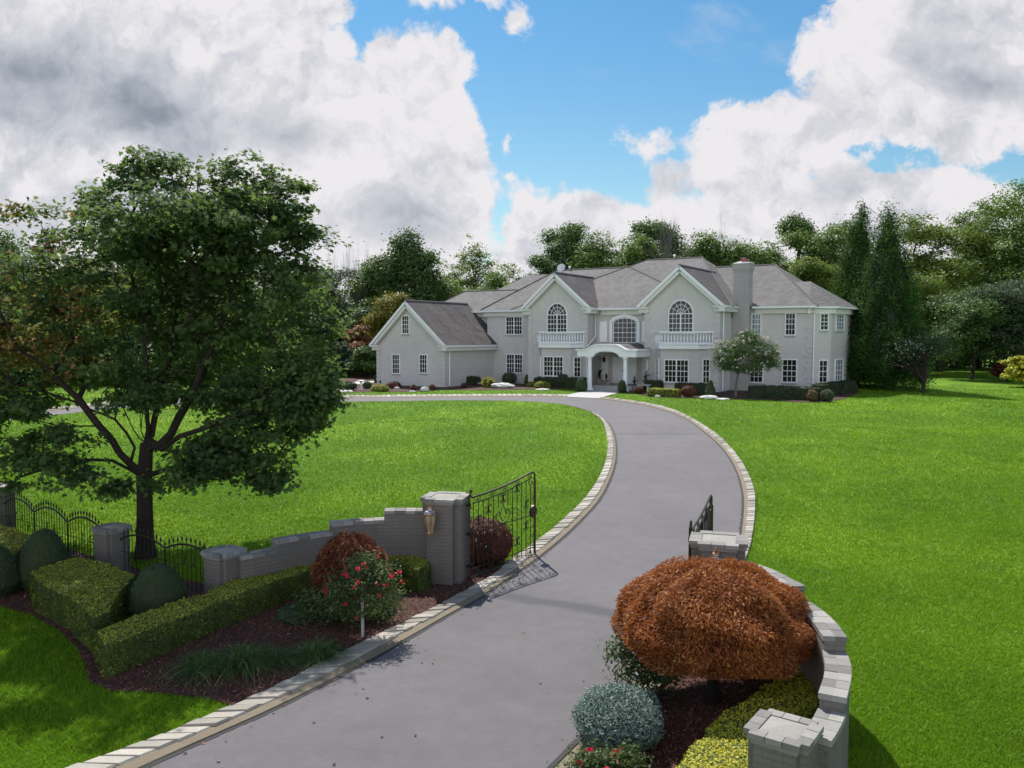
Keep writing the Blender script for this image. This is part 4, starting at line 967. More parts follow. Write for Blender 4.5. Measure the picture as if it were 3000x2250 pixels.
def stepped_wall(label, pts_segs, th=.27, z0=0.):
    """pts_segs: list of (list of plan points, height)"""
    t = thing('garden_wall', label, 'wall', (0, 0, 0)); r_ = random.Random(5); tot = MB(); cap = MB()
    for pts, h in pts_segs:
        P = smooth(pts, 1) if len(pts) > 2 else np.array(pts, float); P = resample(P, step=.22); 
        N_ = np.gradient(P, axis=0); N_ = np.stack([-N_[:, 1], N_[:, 0]], 1); N_ /= np.linalg.norm(N_, axis=1)[:, None]
        def strip(mb, hw, za, zb):
            A, B = P + N_ * hw, P - N_ * hw; n = len(P)
            V = [(*A[i], za) for i in range(n)] + [(*B[i], za) for i in range(n)] + [(*A[i], zb) for i in range(n)] + [(*B[i], zb) for i in range(n)]
            Fc = [(0, n, 3 * n, 2 * n), (n - 1, 3 * n - 1, 4 * n - 1, 2 * n - 1)[::-1]]
            for i in range(n - 1): Fc += [(2 * n + i, 3 * n + i, 3 * n + i + 1, 2 * n + i + 1), (i, 2 * n + i, 2 * n + i + 1, i + 1), (n + i, n + i + 1, 3 * n + i + 1, 3 * n + i)]
            mb.add(V, Fc)
        strip(tot, th / 2, -.1, h - .075)
        for i in range(len(P) - 1):
            for sa, sb in ((.002, 1.12), (-1.12, -.002)):
                a, b = P[i], P[i + 1]; na, nb = N_[i], N_[i + 1]; k = th / 2; g = .02; z = h - .074 + r_.uniform(0, .006); cap.rv = r_.random()
                a2, b2 = a * (1 - g) + b * g, a * g + b * (1 - g)
                cap.prism([(*(a2 + na * k * sa), z), (*(b2 + nb * k * sa), z), (*(b2 + nb * k * sb), z), (*(a2 + na * k * sb), z)][::-1], (0, 0, .07))
    tot.build('brickwork', M['brick_wall'], t); cap.build('coping', M['coping'], t, attr=True); return t
stepped_wall('curved stepped wall of grey brick left of the left gate pier, rising towards it', [([(-5.28, 15.55), (-5.02, 15.78), (-4.72, 16.05)], .95), ([(-4.72, 16.05), (-4.3, 16.45), (-3.76, 16.76)], 1.13), ([(-3.76, 16.76), (-3.25, 17.0), (-2.69, 17.12)], 1.32), ([(-2.69, 17.12), (-2.2, 17.15), (-1.80, 17.13)], 1.51)])
stepped_wall('curved stepped wall of grey brick sweeping from the right gate pier to the foreground pier', [([(3.72, 13.1), (4.0, 12.6), (4.17, 11.82)], 1.51), ([(4.17, 11.82), (4.26, 11.1), (4.16, 10.33)], 1.32), ([(4.16, 10.33), (3.97, 9.7), (3.62, 9.03)], 1.13), ([(3.62, 9.03), (3.42, 8.7), (3.22, 8.42)], .95)])

def scroll(c, r0, r1, a0, turns, n=14):
    """flat spiral in the x-z plane"""
    out = []
    for i in range(n + 1):
        f = i / n; r_ = r0 + (r1 - r0) * f; a = a0 + turns * 2 * math.pi * f; out.append((c[0] + r_ * math.cos(a), 0, c[1] + r_ * math.sin(a)))
    return out
def fleur(mb, x, z, s=.11, r=.010):
    """small four-leaf wrought flourish round a bar"""
    for sx in (-1, 1):
        for sz in (-1, 1):
            mb.tube([(x + sx * p[0] * s, 0, z + sz * p[1] * s) for p in ((.06, .05), (.25, .5), (.55, .95), (.85, .75), (.78, .42), (.52, .46))], r, 4)
    mb.lathe([(.001, -.9 * s), (.022, -.3 * s), (.022, .3 * s), (.001, .9 * s)], (x, 0, z), 5)
def gate(label, p0, p1, h0=1.76, h1=2.02, post0=1.84, z0=.06):
    L = math.hypot(p1[0] - p0[0], p1[1] - p0[1]); t = thing('iron_gate', label, 'gate', (p0[0], p0[1], 0), math.atan2(p1[1] - p0[1], p1[0] - p0[0]))
    top = lambda x: h0 + (h1 - h0) * (x / L) - .05 * math.sin(math.pi * min(1, x / L * 1.1)) + (.10 * math.exp(-(x / .12) ** 2) * 0)
    mb = MB(); mb.tube([(0, 0, z0 - .03), (0, 0, post0)], .028, 4); mb.tube([(L, 0, z0 - .03), (L, 0, h1 - .22)], .036, 4)
    arcp = [(L, 0, h1 - .24)] + [(L - .11 + .11 * math.cos(a), 0, h1 - .12 + .11 * math.sin(a)) for a in np.linspace(0, math.pi / 2, 6)]
    rail = [(x, 0, top(x)) for x in np.linspace(L - .22, .10, 12)]; curl = [(.05, 0, top(.1) + .03), (.03, 0, top(.1) + .12), (.02, 0, post0 + .05), (.05, 0, post0 + .085), (.085, 0, post0 + .06), (.07, 0, post0 + .03)]
    mb.tube(arcp + rail + curl, .022, 6)
    mb.tube([(x, 0, top(x) - .135) for x in np.linspace(.14, L - .16, 10)], .014, 4)
    mb.tube([(0, 0, z0), (L, 0, z0)], .026, 4); mb.tube([(.03, 0, z0 + .17), (L - .03, 0, z0 + .17)], .012, 4); mb.tube([(.12, 0, 1.0), (L - .05, 0, 1.0 + .0)], .013, 4)
    mb.tube([(.13, 0, z0), (.13, 0, top(.13) - .1)], .013, 4); mb.tube([(L - .17, 0, z0), (L - .17, 0, h1 - .3)], .013, 4)
    mb.tube(scroll((L - .15, h1 - .24), .13, .035, -.4, 1.25, 18), .012, 4)
    mb.build('frame', M['iron'], t)
    n_ = 12; xs_ = [.13 + (L - .30) * i / n_ for i in range(1, n_)]
    for i, x in enumerate(xs_):
        mb = MB()
        if 4 <= i <= 6: 
            mb.tube([(x, 0, z0), (x, 0, .62)], .012, 4); mb.tube([(x, 0, 1.40), (x, 0, top(x) - .13)], .012, 4)
        else: mb.tube([(x, 0, z0), (x, 0, top(x) - .13)], .012, 4)
        mb.build('bar', M['iron_dark'], t)
    for x, z in ((xs_[2], 1.42), (xs_[5], 1.58), (xs_[8], 1.72), (xs_[2], .52), (xs_[5], .40), (xs_[8], .50), (xs_[10], 1.30), (xs_[10], .80), (xs_[0], 1.25), (xs_[0], .75)):
        mb = MB(); fleur(mb, x, z); mb.build('flourish', M['iron_dark'], t)
    # centre piece of C scrolls
    mb = MB(); cx_ = xs_[5]
    for sx in (-1, 1):
        for sz in (-1, 1):
            mb.tube([(cx_ + sx * .02, 0, 1.0 + sz * .02), (cx_ + sx * .14, 0, 1.0 + sz * .04), (cx_ + sx * .24, 0, 1.0 + sz * .14), (cx_ + sx * .25, 0, 1.0 + sz * .25), (cx_ + sx * .17, 0, 1.0 + sz * .31), (cx_ + sx * .11, 0, 1.0 + sz * .25), (cx_ + sx * .15, 0, 1.0 + sz * .20)], .012, 4)
            mb.tube([(cx_, 0, 1.0 + sz * .05), (cx_ + sx * .10, 0, 1.0 + sz * .18), (cx_ + sx * .06, 0, 1.0 + sz * .34), (cx_, 0, 1.0 + sz * .42)], .010, 4)
            mb.tube([(cx_ + sx * .25, 0, 1.0 + sz * .04), (cx_ + sx * .34, 0, 1.0 + sz * .10), (cx_ + sx * .32, 0, 1.0 + sz * .22), (cx_ + sx * .27, 0, 1.0 + sz * .17)], .010, 4)
    mb.build('scrollwork', M['iron'], t)
    def sc(pts):
        m_ = MB(); m_.tube(pts, .008, 4); m_.build('scroll', M['iron'], t)
    for k in range(5):
        for q in (0, .09):
            x = .25 + (L - .5) * k / 4 + q; sc(scroll((x, z0 + .085), .055, .018, 1.5, 1.0, 9)); sc(scroll((x, top(x) - .07), .045, .015, 1.5, -1.0, 8))
    for k in range(6): sc(scroll((.065, .35 + k * .24), .045, .014, 1.5, 1., 8)); sc(scroll((L - .085, .30 + k * .22), .045, .014, 1.5, -1., 8))
    mb = MB(); N_ = 14; mb.prism([(L - .03 + .15 * math.cos(math.pi / 2 + math.pi * i / N_), -.03, 1.08 + .15 * math.sin(math.pi / 2 + math.pi * i / N_)) for i in range(N_ + 1)][::-1], (0, .06, 0)); mb.box((L - .06, -.035, 1.0), (L + .045, .035, 1.16)); mb.build('latch_plate', M['iron'], t)
    mb = MB()
    for z in (.32, 1.0, 1.62): mb.tube([(-.09, 0, z), (0, 0, z)], .02, 5); mb.lathe([(.035, -.04), (.035, .04)], (0, 0, z), 8)
    mb.build('hinge', M['iron_dark'], t); return t
gate('bronze iron gate leaf standing open left of the drive, casting its shadow on the asphalt', (-.90, 17.06), (.53, 18.95))
gate('bronze iron gate leaf standing open behind the right pier, seen nearly edge on', (3.12, 14.15), (3.99, 16.2))

def fence(name, label, a, b, n_arch, za, zb, low=.80, high=.98, phase=0):
    """arched picket fence between two points"""
    L = math.hypot(b[0] - a[0], b[1] - a[1]); t = thing(name, label, 'fence', (a[0], a[1], za), math.atan2(b[1] - a[1], b[0] - a[0]))
    W_ = L / n_arch; top = lambda x: low + (high - low) * abs(math.sin(math.pi * ((x / W_ + phase) % 1)))  ** .8
    mb = MB(); mb.tube([(x, 0, top(x)) for x in np.linspace(0, L, 14 * n_arch)], .022, 5); mb.tube([(0, 0, .12), (L, 0, .12)], .014, 4); mb.tube([(0, 0, .55), (L, 0, .55)], .008, 4); mb.build('rail', M['iron'], t)
    n_ = int(L / .135)
    for i in range(1, n_):
        x = L * i / n_; mb = MB(); z = top(x); mb.tube([(x, 0, .02), (x, 0, z + .07)], .0085, 4); mb.lathe([(.004, 0), (.022, .035), (.003, .12)], (x, 0, z + .06), 6); mb.build('picket', M['iron_dark'], t)
    for i in range(1, n_arch):
        x = (i - phase) * W_; mb = MB(); mb.tube([(x, 0, -.02), (x, 0, low)], .022, 4); mb.build('post', M['iron_dark'], t)
    mb = MB()
    for i in range(n_arch):
        for k in (-.3, -.1, .1, .3):
            x = (i + .5 + k - phase) * W_
            if .1 < x < L - .1:
                z = .42 + .22 * (abs(k) < .2); mb.tube(scroll((x - .03, z + .045), .045, .015, -1.5, 1., 8), .008, 4); mb.tube(scroll((x + .03, z - .045), .045, .015, 1.5, 1., 8), .008, 4)
    mb.build('scrollwork', M['iron_dark'], t); return t
fence('iron_fence', 'arched iron picket fence between the mossy pier and the short slate capped pier', (-5.85, 15.85), (-8.42, 17.38), 2, 0, 0, phase=.0)
fence('iron_fence', 'arched iron picket fence at far left between the dappled pier and the mossy pier', (-8.9, 17.68), (-13.1, 20.9), 3, 0, .0, .84, 1.08)

def lantern(label, loc, rz, hgt=.60, wmat=None):
    t = thing('wall_lantern', label, 'lantern', loc, R(rz), 'lanterns on the gate piers')
    n_ = 6; mb = MB(); mb.lathe([(.062, 0), (.118, .36)], (0, 0, 0), n_); mb.build('glass', M['lamp_glass'], t)
    mb = MB()
    for k in range(n_):
        a = 2 * math.pi * k / n_; c, s_ = math.cos(a), math.sin(a); mb.tube([(.066 * c, .066 * s_, -.005), (.124 * c, .124 * s_, .365)], .009, 4)
        a2 = 2 * math.pi * (k + 1) / n_; c2, s2 = math.cos(a2), math.sin(a2)
        mb.tube([(.07 * c, .07 * s_, .02), (.114 * c2, .114 * s2, .30)], .004, 3); mb.tube([(.07 * c2, .07 * s2, .02), (.114 * c, .114 * s_, .30)], .004, 3)
    mb.lathe([(.128, .355), (.14, .375), (.128, .395)], (0, 0, 0), n_); mb.lathe([(.075, -.02), (.07, .01)], (0, 0, 0), n_); mb.lathe([(.004, -.11), (.02, -.085), (.01, -.06), (.045, -.02)], (0, 0, 0), 8); mb.build('cage', M['brass'], t)
    mb = MB(); mb.lathe([(.125, .396), (.10, .43), (.055, .455), (.05, .48), (.062, .49)], (0, 0, 0), 12); mb.build('roof', M['pewter'], t)
    mb = MB(); mb.lathe([(.06, .491), (.05, .52), (.022, .545), (.03, .565), (.012, .585), (.018, .60), (.002, .63)], (0, 0, 0), 10); mb.build('finial', M['brass'], t)
    mb = MB(); mb.lathe([(.012, .30), (.05, .34), (.05, .44), (.012, .48)], (0, .215, 0), 10); mb.tube([(0, .23, .38), (0, .17, .33), (0, .13, .36), (0, .11, .38)], .014, 5); mb.box((-.055, .225, .28), (.055, .245, .50)); mb.build('bracket', M['brass'], t)
x, z = at(1256, 1562, 16.55); lantern('brass hexagonal lantern hanging on the left gate pier beside the open gate', (-1.68, 16.56, z + .02), -14)
lantern('brass lantern on the right gate pier with only its roof showing above the rust maple', (3.24, 12.86, 1.20), -16)

# ================================================================== SHRUBS AND HEDGES NEAR THE GATE
def hedge(name, label, top_px, h, mat, dens=1500, size=.045, seed=1, core='core_hedge', cat='hedge', group=None, rough=.03, z0=0., step=.16):
    poly = [zp(px, py, h + z0) for px, py in top_px]; c = centroid(poly)
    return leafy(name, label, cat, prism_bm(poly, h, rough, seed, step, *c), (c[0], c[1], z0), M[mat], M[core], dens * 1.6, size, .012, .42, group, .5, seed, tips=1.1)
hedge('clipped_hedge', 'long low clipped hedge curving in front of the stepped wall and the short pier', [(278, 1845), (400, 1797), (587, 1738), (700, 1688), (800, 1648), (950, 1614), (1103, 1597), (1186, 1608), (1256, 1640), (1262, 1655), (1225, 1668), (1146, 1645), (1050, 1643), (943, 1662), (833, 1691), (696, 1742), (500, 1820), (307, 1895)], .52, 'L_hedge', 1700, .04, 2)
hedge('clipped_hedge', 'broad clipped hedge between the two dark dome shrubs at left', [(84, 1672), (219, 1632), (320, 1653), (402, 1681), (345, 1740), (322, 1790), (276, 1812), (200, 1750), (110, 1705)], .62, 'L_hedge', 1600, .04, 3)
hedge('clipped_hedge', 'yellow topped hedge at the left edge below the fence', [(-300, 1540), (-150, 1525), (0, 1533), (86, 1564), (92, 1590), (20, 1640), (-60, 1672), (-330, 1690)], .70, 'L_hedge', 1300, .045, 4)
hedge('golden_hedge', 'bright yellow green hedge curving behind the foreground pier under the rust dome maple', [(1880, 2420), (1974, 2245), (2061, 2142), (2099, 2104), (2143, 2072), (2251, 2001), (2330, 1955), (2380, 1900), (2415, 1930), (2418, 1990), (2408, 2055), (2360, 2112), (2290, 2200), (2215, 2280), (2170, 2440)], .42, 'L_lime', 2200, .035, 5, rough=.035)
def bush(name, label, cat, px, py, wpx, hpx, mat, prof='round', dens=900, size=.05, core='core', seed=0, rough=.06, group=None, dep=None, sub=3, out=.02, tilt=.8, asp=.5):
    """px,py: middle of the foot; wpx,hpx: size in photo pixels"""
    x, y = gp(px, py); rx = wpx / F * y / 2; y2 = y + rx * .6; rx = wpx / F * y2 / 2; x = (px - 1500) / F * y2; h = hpx / F * y2 
    return leafy(name, label, cat, blob_bm(rx, dep or rx, h, prof, rough, seed, sub), (x, y2, float(terr(y2)) + .01), M[mat], M[core], dens, size, out, tilt, group, asp, seed)
def bushm(name, label, cat, x, y, rx, h, mat, prof='round', dens=900, size=.05, core='core', seed=0, rough=.05, z=0, **k):
    return leafy(name, label, cat, blob_bm(rx, k.pop('ry', rx), h, prof, rough, seed, k.pop('sub', 4)), (x, y, z), M[mat], M[core], dens, size, k.pop('out', .012), k.pop('tilt', .6), k.pop('group', None), .5, seed)
bushm('dome_shrub', 'smooth dark egg shaped shrub between the two clipped hedges nearest the long hedge', 'shrub', -6.46, 14.70, .52, 1.02, 'L_topiary', 'egg', 3200, .028, seed=1, rough=.012)
bushm('dome_shrub', 'smooth dark dome shrub at far left beside the yellow topped hedge', 'shrub', -9.60, 16.55, .50, 1.22, 'L_topiary', 'egg', 2800, .03, seed=2, rough=.012)
bushm('dome_shrub', 'dark shrub cut by the left edge of the photo behind the small lawn', 'shrub', -10.35, 16.1, .5, 1.0, 'L_topiary', 'egg', 2200, .03, seed=9, rough=.012)
bushm('round_shrub', 'round dark red shrub just behind the open left gate leaf', 'shrub', -.62, 18.25, .62, 1.05, 'L_plum', 'round', 1500, .05, 'core_rust', seed=3)
bushm('round_shrub', 'low dark red shrub behind the wall at the foot of the right gate pier', 'shrub', 4.35, 13.55, .72, 1.02, 'L_plum', 'dome', 1500, .045, 'core_rust', seed=4)
bushm('blue_spruce', 'dense blue green dwarf spruce globe at the kerb in the bottom foreground', 'shrub', 1.36, 10.16, .52, .64, 'L_blue', 'round', 9000, .034, 'core_blue', seed=5, rough=.075, out=.03, tilt=1.0)

def tuft(label, px, py, rad, h, n_, seed):
    x, y = gp(px, py); r_ = np.random.default_rng(seed); t = thing('ornamental_grass', label, 'grass clump', (x, y, .01), 0, 'ornamental grasses in the bed'); V = []
    a = r_.uniform(0, 6.283, n_); L = h * r_.uniform(.9, 1.7, n_); el = np.clip(r_.normal(1.05, .28, n_), .3, 1.5); b0 = r_.normal(0, rad * .22, (n_, 2))
    prev = np.stack([b0[:, 0], b0[:, 1], np.zeros(n_)], 1); sd_ = np.stack([-np.sin(a), np.cos(a), np.zeros(n_)], 1) * .0075; out = []
    for j in range(1, 6):
        f = j / 5; rr = L * f * np.cos(el) * (1 + .6 * f); zz = L * f * np.sin(el) - L * .62 * f ** 2.3 * (1.1 - np.abs(el - 1) * .3)
        cur = np.stack([b0[:, 0] + rr * np.cos(a), b0[:, 1] + rr * np.sin(a), np.maximum(zz, .01)], 1); w1 = 1.0 - .8 * f; w0 = 1.0 - .8 * (f - .2)
        out.append(np.stack([prev - sd_ * w0, prev + sd_ * w0, cur + sd_ * w1, cur - sd_ * w1], 1)); prev = cur
    V = np.stack(out, 1).reshape(-1, 3); rn = np.repeat(np.clip(r_.beta(2, 3.2, n_) + (r_.random(n_) < .04) * .5, 0, 1), 5)
    link('blades', np_mesh('blades', V, 4, rn), M['L_grass'], t)
for a in (('leftmost of the drooping grass clumps in front of the long hedge', 590, 1972, .42, .42, 520, 1), ('largest drooping grass clump, in the middle of the row before the long hedge', 712, 1960, .5, .50, 700, 2), ('small grass clump between the largest clump and the kerbside clump', 812, 1945, .32, .34, 330, 3), ('grass clump with pale blades right against the kerb stones', 928, 1935, .42, .44, 520, 4)): tuft(*a)

# rust coloured dome maple on the right
def laceleaf(name, label, c, rx, ry, z0_, h, n_, size, mat, trunk_h, seed, tr=.07, core='core_rust', droop=.5, cat='tree', low=.10):
    r_ = np.random.default_rng(seed); t = thing(name, label, cat, (c[0], c[1], .0)); d = unit(r_.normal(size=(n_, 3))); d[:, 2] = np.where(r_.random(n_) < low, -np.abs(d[:, 2]) * .45, np.abs(d[:, 2]))
    ang = np.arctan2(d[:, 1], d[:, 0]); lump = 1 + .035 * np.sin(ang * 5 + 1) + .02 * np.sin(ang * 13 + 2) + .03 * np.sin(ang * 9 + d[:, 2] * 6) + .03 * np.sin(d[:, 2] * 14 + ang * 3)
    rad = r_.uniform(.84, 1.02, n_) ** .7 * lump
    P = np.stack([d[:, 0] * rx * rad, d[:, 1] * ry * rad, z0_ + np.maximum(d[:, 2], -.34) * h * rad], 1)
    # blades of finely cut leaves: long thin slivers hanging outwards
    o = unit(np.stack([d[:, 0], d[:, 1], np.full(n_, -droop)], 1) + r_.normal(size=(n_, 3)) * .45); s_ = unit(np.cross(o, unit(d + r_.normal(size=(n_, 3)) * .6))); sz = (size * r_.uniform(.6, 1.4, n_))[:, None]
    V = np.stack([P - o * sz * .5, P + s_ * sz * .13, P + o * sz * .5, P - s_ * sz * .13], 1).reshape(-1, 3)
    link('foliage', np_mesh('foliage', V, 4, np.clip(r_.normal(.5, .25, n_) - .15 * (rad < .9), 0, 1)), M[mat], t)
    bm = blob_bm(rx * .86, ry * .86, h * .98, 'dome', .05, seed, 3)
    V2, T2 = bm_arrays(bm); me = bpy.data.meshes.new('twigs'); V2[:, 2] += z0_ - h * .08; me.from_pydata(V2.tolist(), [], T2.tolist()); bm.free(); 
    tg = [(rx * .55 * math.cos(k * 2.4) * f, ry * .55 * math.sin(k * 2.4) * f, z0_ + h * (.25 + .3 * (1 - f))) for k, f in zip(range(14), np.linspace(.3, 1.3, 14))]
    skeleton([(0, 0, -.05), (.01, .01, trunk_h * .5), (.02, 0, trunk_h)], tr, tg, r_, .08).build('trunk', M['bark'], t)
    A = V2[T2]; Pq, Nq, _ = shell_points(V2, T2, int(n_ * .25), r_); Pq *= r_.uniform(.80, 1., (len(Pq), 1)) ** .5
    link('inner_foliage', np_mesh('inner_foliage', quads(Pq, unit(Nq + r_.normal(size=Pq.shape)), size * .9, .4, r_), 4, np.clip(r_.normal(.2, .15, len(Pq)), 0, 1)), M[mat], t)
    return t
laceleaf('dome_maple', 'rust orange weeping dome maple on a short trunk in the right bed', (2.84, 11.32), 1.34, 1.34, 1.03, .95, 92000, .058, 'L_rust', .8, 3, .075, droop=.25, low=.16)
laceleaf('weeping_maple', 'small dark red weeping maple between the long hedge and the standard rose', (-3.1, 15.5), .74, .68, .50, .86, 17000, .07, 'L_weep', .5, 4, .04)
# standard rose, rose bushes
def rose(name, label, c, blobs, n_leaf, n_fl, stem, seed, fl='petal_red', size=.05, cat='rose', hips=True, z=0.):
    r_ = np.random.default_rng(seed); t = thing(name, label, cat, (c[0], c[1], z)); V, a, C, k = crown(blobs, n_leaf // 14, 14, size, .07, r_, .8, .25, up=.4, asp=.6)
    link('foliage', np_mesh('foliage', V, 4, a), M['L_rose'], t)
    mb = skeleton(stem, .018, C[r_.choice(len(C), min(26, len(C)), replace=False)], r_, .06, .004, 4); mb.build('stem', M['bark_grey'], t)
    P, d, _ = clusters_in(blobs, n_fl, r_, .95); P = P[P[:, 2] > .1]
    for p, dd in zip(P, d): 
        V = []; 
        for q in range(7):
            b = unit(np.array([dd * .6 + np.array([0, -.3, .5]) + r_.normal(size=3) * .5])); V.append(quads(np.array([p + r_.normal(size=3) * .014]), b, .055, .85, r_))
        link('flower', np_mesh('flower', np.concatenate(V), 4, r_.random(7)), M[fl], t)
    return t
rc = gp(1064, 1867); rose('standard_rose', 'standard rose tree with red blooms on a tall pale stake by the kerb', rc, [(.05, 0, 1.05, .52, .45, .32), (-.28, 0, .88, .36, .4, .30), (.42, 0, .78, .35, .35, .26), (.05, .05, 1.35, .25, .25, .14), (-.1, 0, .55, .4, .35, .2), (-.42, 0, .62, .3, .35, .22), (.30, 0, 1.12, .35, .3, .2)], 6800, 38, [(0, 0, 0), (0, 0, .45), (.01, 0, .8)], 1)
mb = MB(); mb.tube([(.0, 0, -.05), (.0, 0, .95)], .028, 5); o = mb.build('stake', M['paving'], None); o.location = (rc[0] + .0, rc[1] - .05, 0); tag(o, 'pale wooden stake supporting the standard rose', 'stake')
rose('rose_bush', 'sprawling shaded rose bush behind the standard rose and before the hedge', (-3.45, 14.55), [(0, 0, .35, .55, .45, .35), (.55, -.1, .35, .5, .4, .32), (1.1, -.1, .35, .4, .4, .3)], 5000, 7, [(0, 0, 0), (0, 0, .1)], 2)
rose('rose_bush', 'leafy rose bush with a few pink blooms left of the dome maple trunk', (1.82, 11.5), [(0, 0, .42, .42, .4, .38), (-.2, 0, .72, .25, .25, .22), (.35, 0, .35, .35, .35, .3)], 3800, 7, [(0, 0, 0), (0, 0, .1)], 3)
xb, yb = gp(1770, 2290); rose('rose_bush', 'small red tinted rose bush at the bottom edge in front of the blue spruce', (xb, yb), [(0, 0, .2, .34, .25, .17), (-.22, 0, .16, .2, .2, .14), (.28, 0, .22, .2, .2, .16)], 2800, 16, [(0, 0, 0), (0, 0, .05)], 4)
# low creeping shrub under the rose, garden stakes
bushm('low_shrub', 'low dark spreading shrub beneath the weeping maple', 'shrub', -3.9, 14.75, .42, .22, 'L_topiary', 'dome', 1200, .04, seed=8, rough=.1)


# ================================================================== PLANTING ALONG THE HOUSE
def hb(name, label, cat, x0, x1, ytop, ybot, mat, prof='round', dens=260, size=.10, core='core', seed=0, group=None, rough=.07, depf=1.):
    return bush(name, label, cat, (x0 + x1) / 2, ybot, x1 - x0, ybot - ytop, mat, prof, dens, size, core, seed, rough, group, sub=2, out=.03) if True else None
def boxhedge(name, label, x0, x1, ytop, ybot, depth, mat='L_box', dens=220, size=.10, seed=0, rz=None, core='core', group=None):
    """straight clipped hedge parallel to the house front; x0,x1 feet in photo pixels along the front line at row ybot"""
    a = gp(x0, ybot); x_, y_ = a; t = HW.to_3x3() @ Vector((1, 0, 0)); n_ = Vector((-t.y, t.x, 0))
    # length so that the far corner falls on x1
    k = (x1 - 1500) / F; L = (k * y_ - x_) / (t.x - k * t.y); h = (ybot - ytop) / F * y_
    poly = [(0, 0), (L, 0), (L, depth), (0, depth)]; P = [(x_ + t.x * u + n_.x * v, y_ + t.y * u + n_.y * v) for u, v in poly]; c = centroid(P)
    return leafy(name, label, 'hedge', prism_bm(P, h, .06, seed, .5, *c), (c[0], c[1], float(terr(c[1]))), M[mat], M[core], dens, size, .03, .7, group, .5, seed)
boxhedge('dark_hedge', 'dark clipped hedge block at the far left corner of the garage wall', 1095, 1109, 1097, 1122, .7, seed=1)
boxhedge('dark_hedge', 'first of three dark hedge blocks under the left garage window', 1138, 1160, 1097, 1122, .7, seed=2)
boxhedge('dark_hedge', 'middle one of three dark hedge blocks against the garage wall', 1163, 1183, 1097, 1123, .7, seed=3)
boxhedge('dark_hedge', 'third dark hedge block, next to the weeping evergreen at the garage', 1186, 1209, 1098, 1125, .7, seed=4)
boxhedge('dark_hedge', 'narrow tall dark hedge block at the right corner of the garage gable', 1270, 1289, 1100, 1133, .5, seed=5)
boxhedge('dark_hedge', 'low dark hedge along the shaded side wall of the garage wing', 1332, 1384, 1103, 1128, .8, seed=6)
boxhedge('dark_hedge', 'dark hedge under the paired window between garage and left gable', 1508, 1540, 1094, 1124, .8, seed=7)
boxhedge('dark_hedge', 'long dark hedge under the left bay window', 1562, 1655, 1106, 1133, .9, seed=8)
boxhedge('dark_hedge', 'dark hedge between the left bay and the left porch column', 1655, 1705, 1106, 1140, .8, seed=9)
boxhedge('dark_hedge', 'dark hedge just right of the porch under the right gable', 1886, 1934, 1116, 1146, .9, seed=10)
boxhedge('dark_hedge', 'dark hedge under the right bay window behind the round bushes', 1975, 2070, 1123, 1156, .9, seed=11)
boxhedge('dark_hedge', 'very long dark hedge along the foot of the right wing', 2190, 2400, 1130, 1166, .9, seed=12)
a = gp(2405, 1166); b2 = gp(2510, 1150)
P = [(a[0], a[1]), (b2[0], b2[1]), (b2[0] - .3, b2[1] + 1), (a[0] - .2, a[1] + 1.)]; c = centroid(P)
leafy('dark_hedge', 'dark hedge wrapping the corner bay at the right end of the house', 'hedge', prism_bm(P, .8, .06, 3, .5, *c), (c[0], c[1], 1.2), M['L_box'], M['core'], 220, .1, .03, .7, None, .5, 13)
hb('lime_hedge', 'flat topped lime green box bush at the left end of the garage bed', 'shrub', 1086, 1140, 1130, 1148, 'L_lime', 'dome', 500, .07, seed=1)
hb('russet_shrub', 'russet low shrub in front of the three dark hedge blocks', 'shrub', 1131, 1176, 1120, 1139, 'L_plum', 'dome', 400, .08, 'core_rust', seed=2)
hb('russet_shrub', 'small reddish bush left of the weeping evergreen', 'shrub', 1203, 1220, 1127, 1144, 'L_salmon', 'dome', 500, .07, 'core_rust', seed=3)
hb('russet_shrub', 'small dark red bush right of the weeping evergreen', 'shrub', 1257, 1276, 1128, 1144, 'L_plum', 'dome', 500, .07, 'core_rust', seed=4)
hb('russet_shrub', 'tiny round dark red bush alone on the mulch before the garage side wall', 'shrub', 1351, 1369, 1122, 1137, 'L_plum', 'round', 500, .07, 'core_rust', seed=5)
hb('silver_shrub', 'silvery weeping shrub beside the left garage window', 'shrub', 1106, 1135, 1088, 1127, 'L_grey', 'dome', 250, .14, seed=6)
hb('grey_shrub', 'loose grey green shrub by the garage side wall', 'shrub', 1380, 1409, 1098, 1126, 'L_grey', 'round', 200, .12, seed=7)
hb('grey_shrub', 'wide grey green shrub right of the cloud pruned pine', 'shrub', 1470, 1514, 1092, 1127, 'L_grey', 'round', 200, .12, seed=8)
hb('leafy_shrub', 'yellow green broad leaved shrub at the left end of the white boulder', 'shrub', 1411, 1447, 1107, 1136, 'L_lime', 'round', 90, .2, seed=9)
hb('box_shrub', 'yellow green rounded box bush left of the red maple bush', 'shrub', 1536, 1562, 1098, 1127, 'L_hedge', 'dome', 600, .07, seed=10)
hb('red_shrub', 'bright orange red bush under the left bay window', 'shrub', 1561, 1606, 1088, 1117, 'L_rust', 'round', 500, .08, 'core_rust', seed=11)
hb('lime_hedge', 'short lime green hedge piece in front of the orange red bush', 'shrub', 1545, 1570, 1119, 1134, 'L_lime', 'dome', 500, .07, seed=12)
hb('lime_hedge', 'longer lime green hedge piece beside the short one before the left bay', 'shrub', 1566, 1614, 1121, 1138, 'L_lime', 'dome', 500, .07, seed=13)
hb('airy_shrub', 'airy grey leaved shrub under the narrow side window of the left bay', 'shrub', 1630, 1668, 1096, 1136, 'L_grey', 'round', 120, .12, seed=14)
hb('egg_topiary', 'dark green egg shaped topiary left of the walk', 'topiary', 1687, 1721, 1107, 1149, 'L_topiary', 'egg', 700, .07, seed=15, rough=.02)
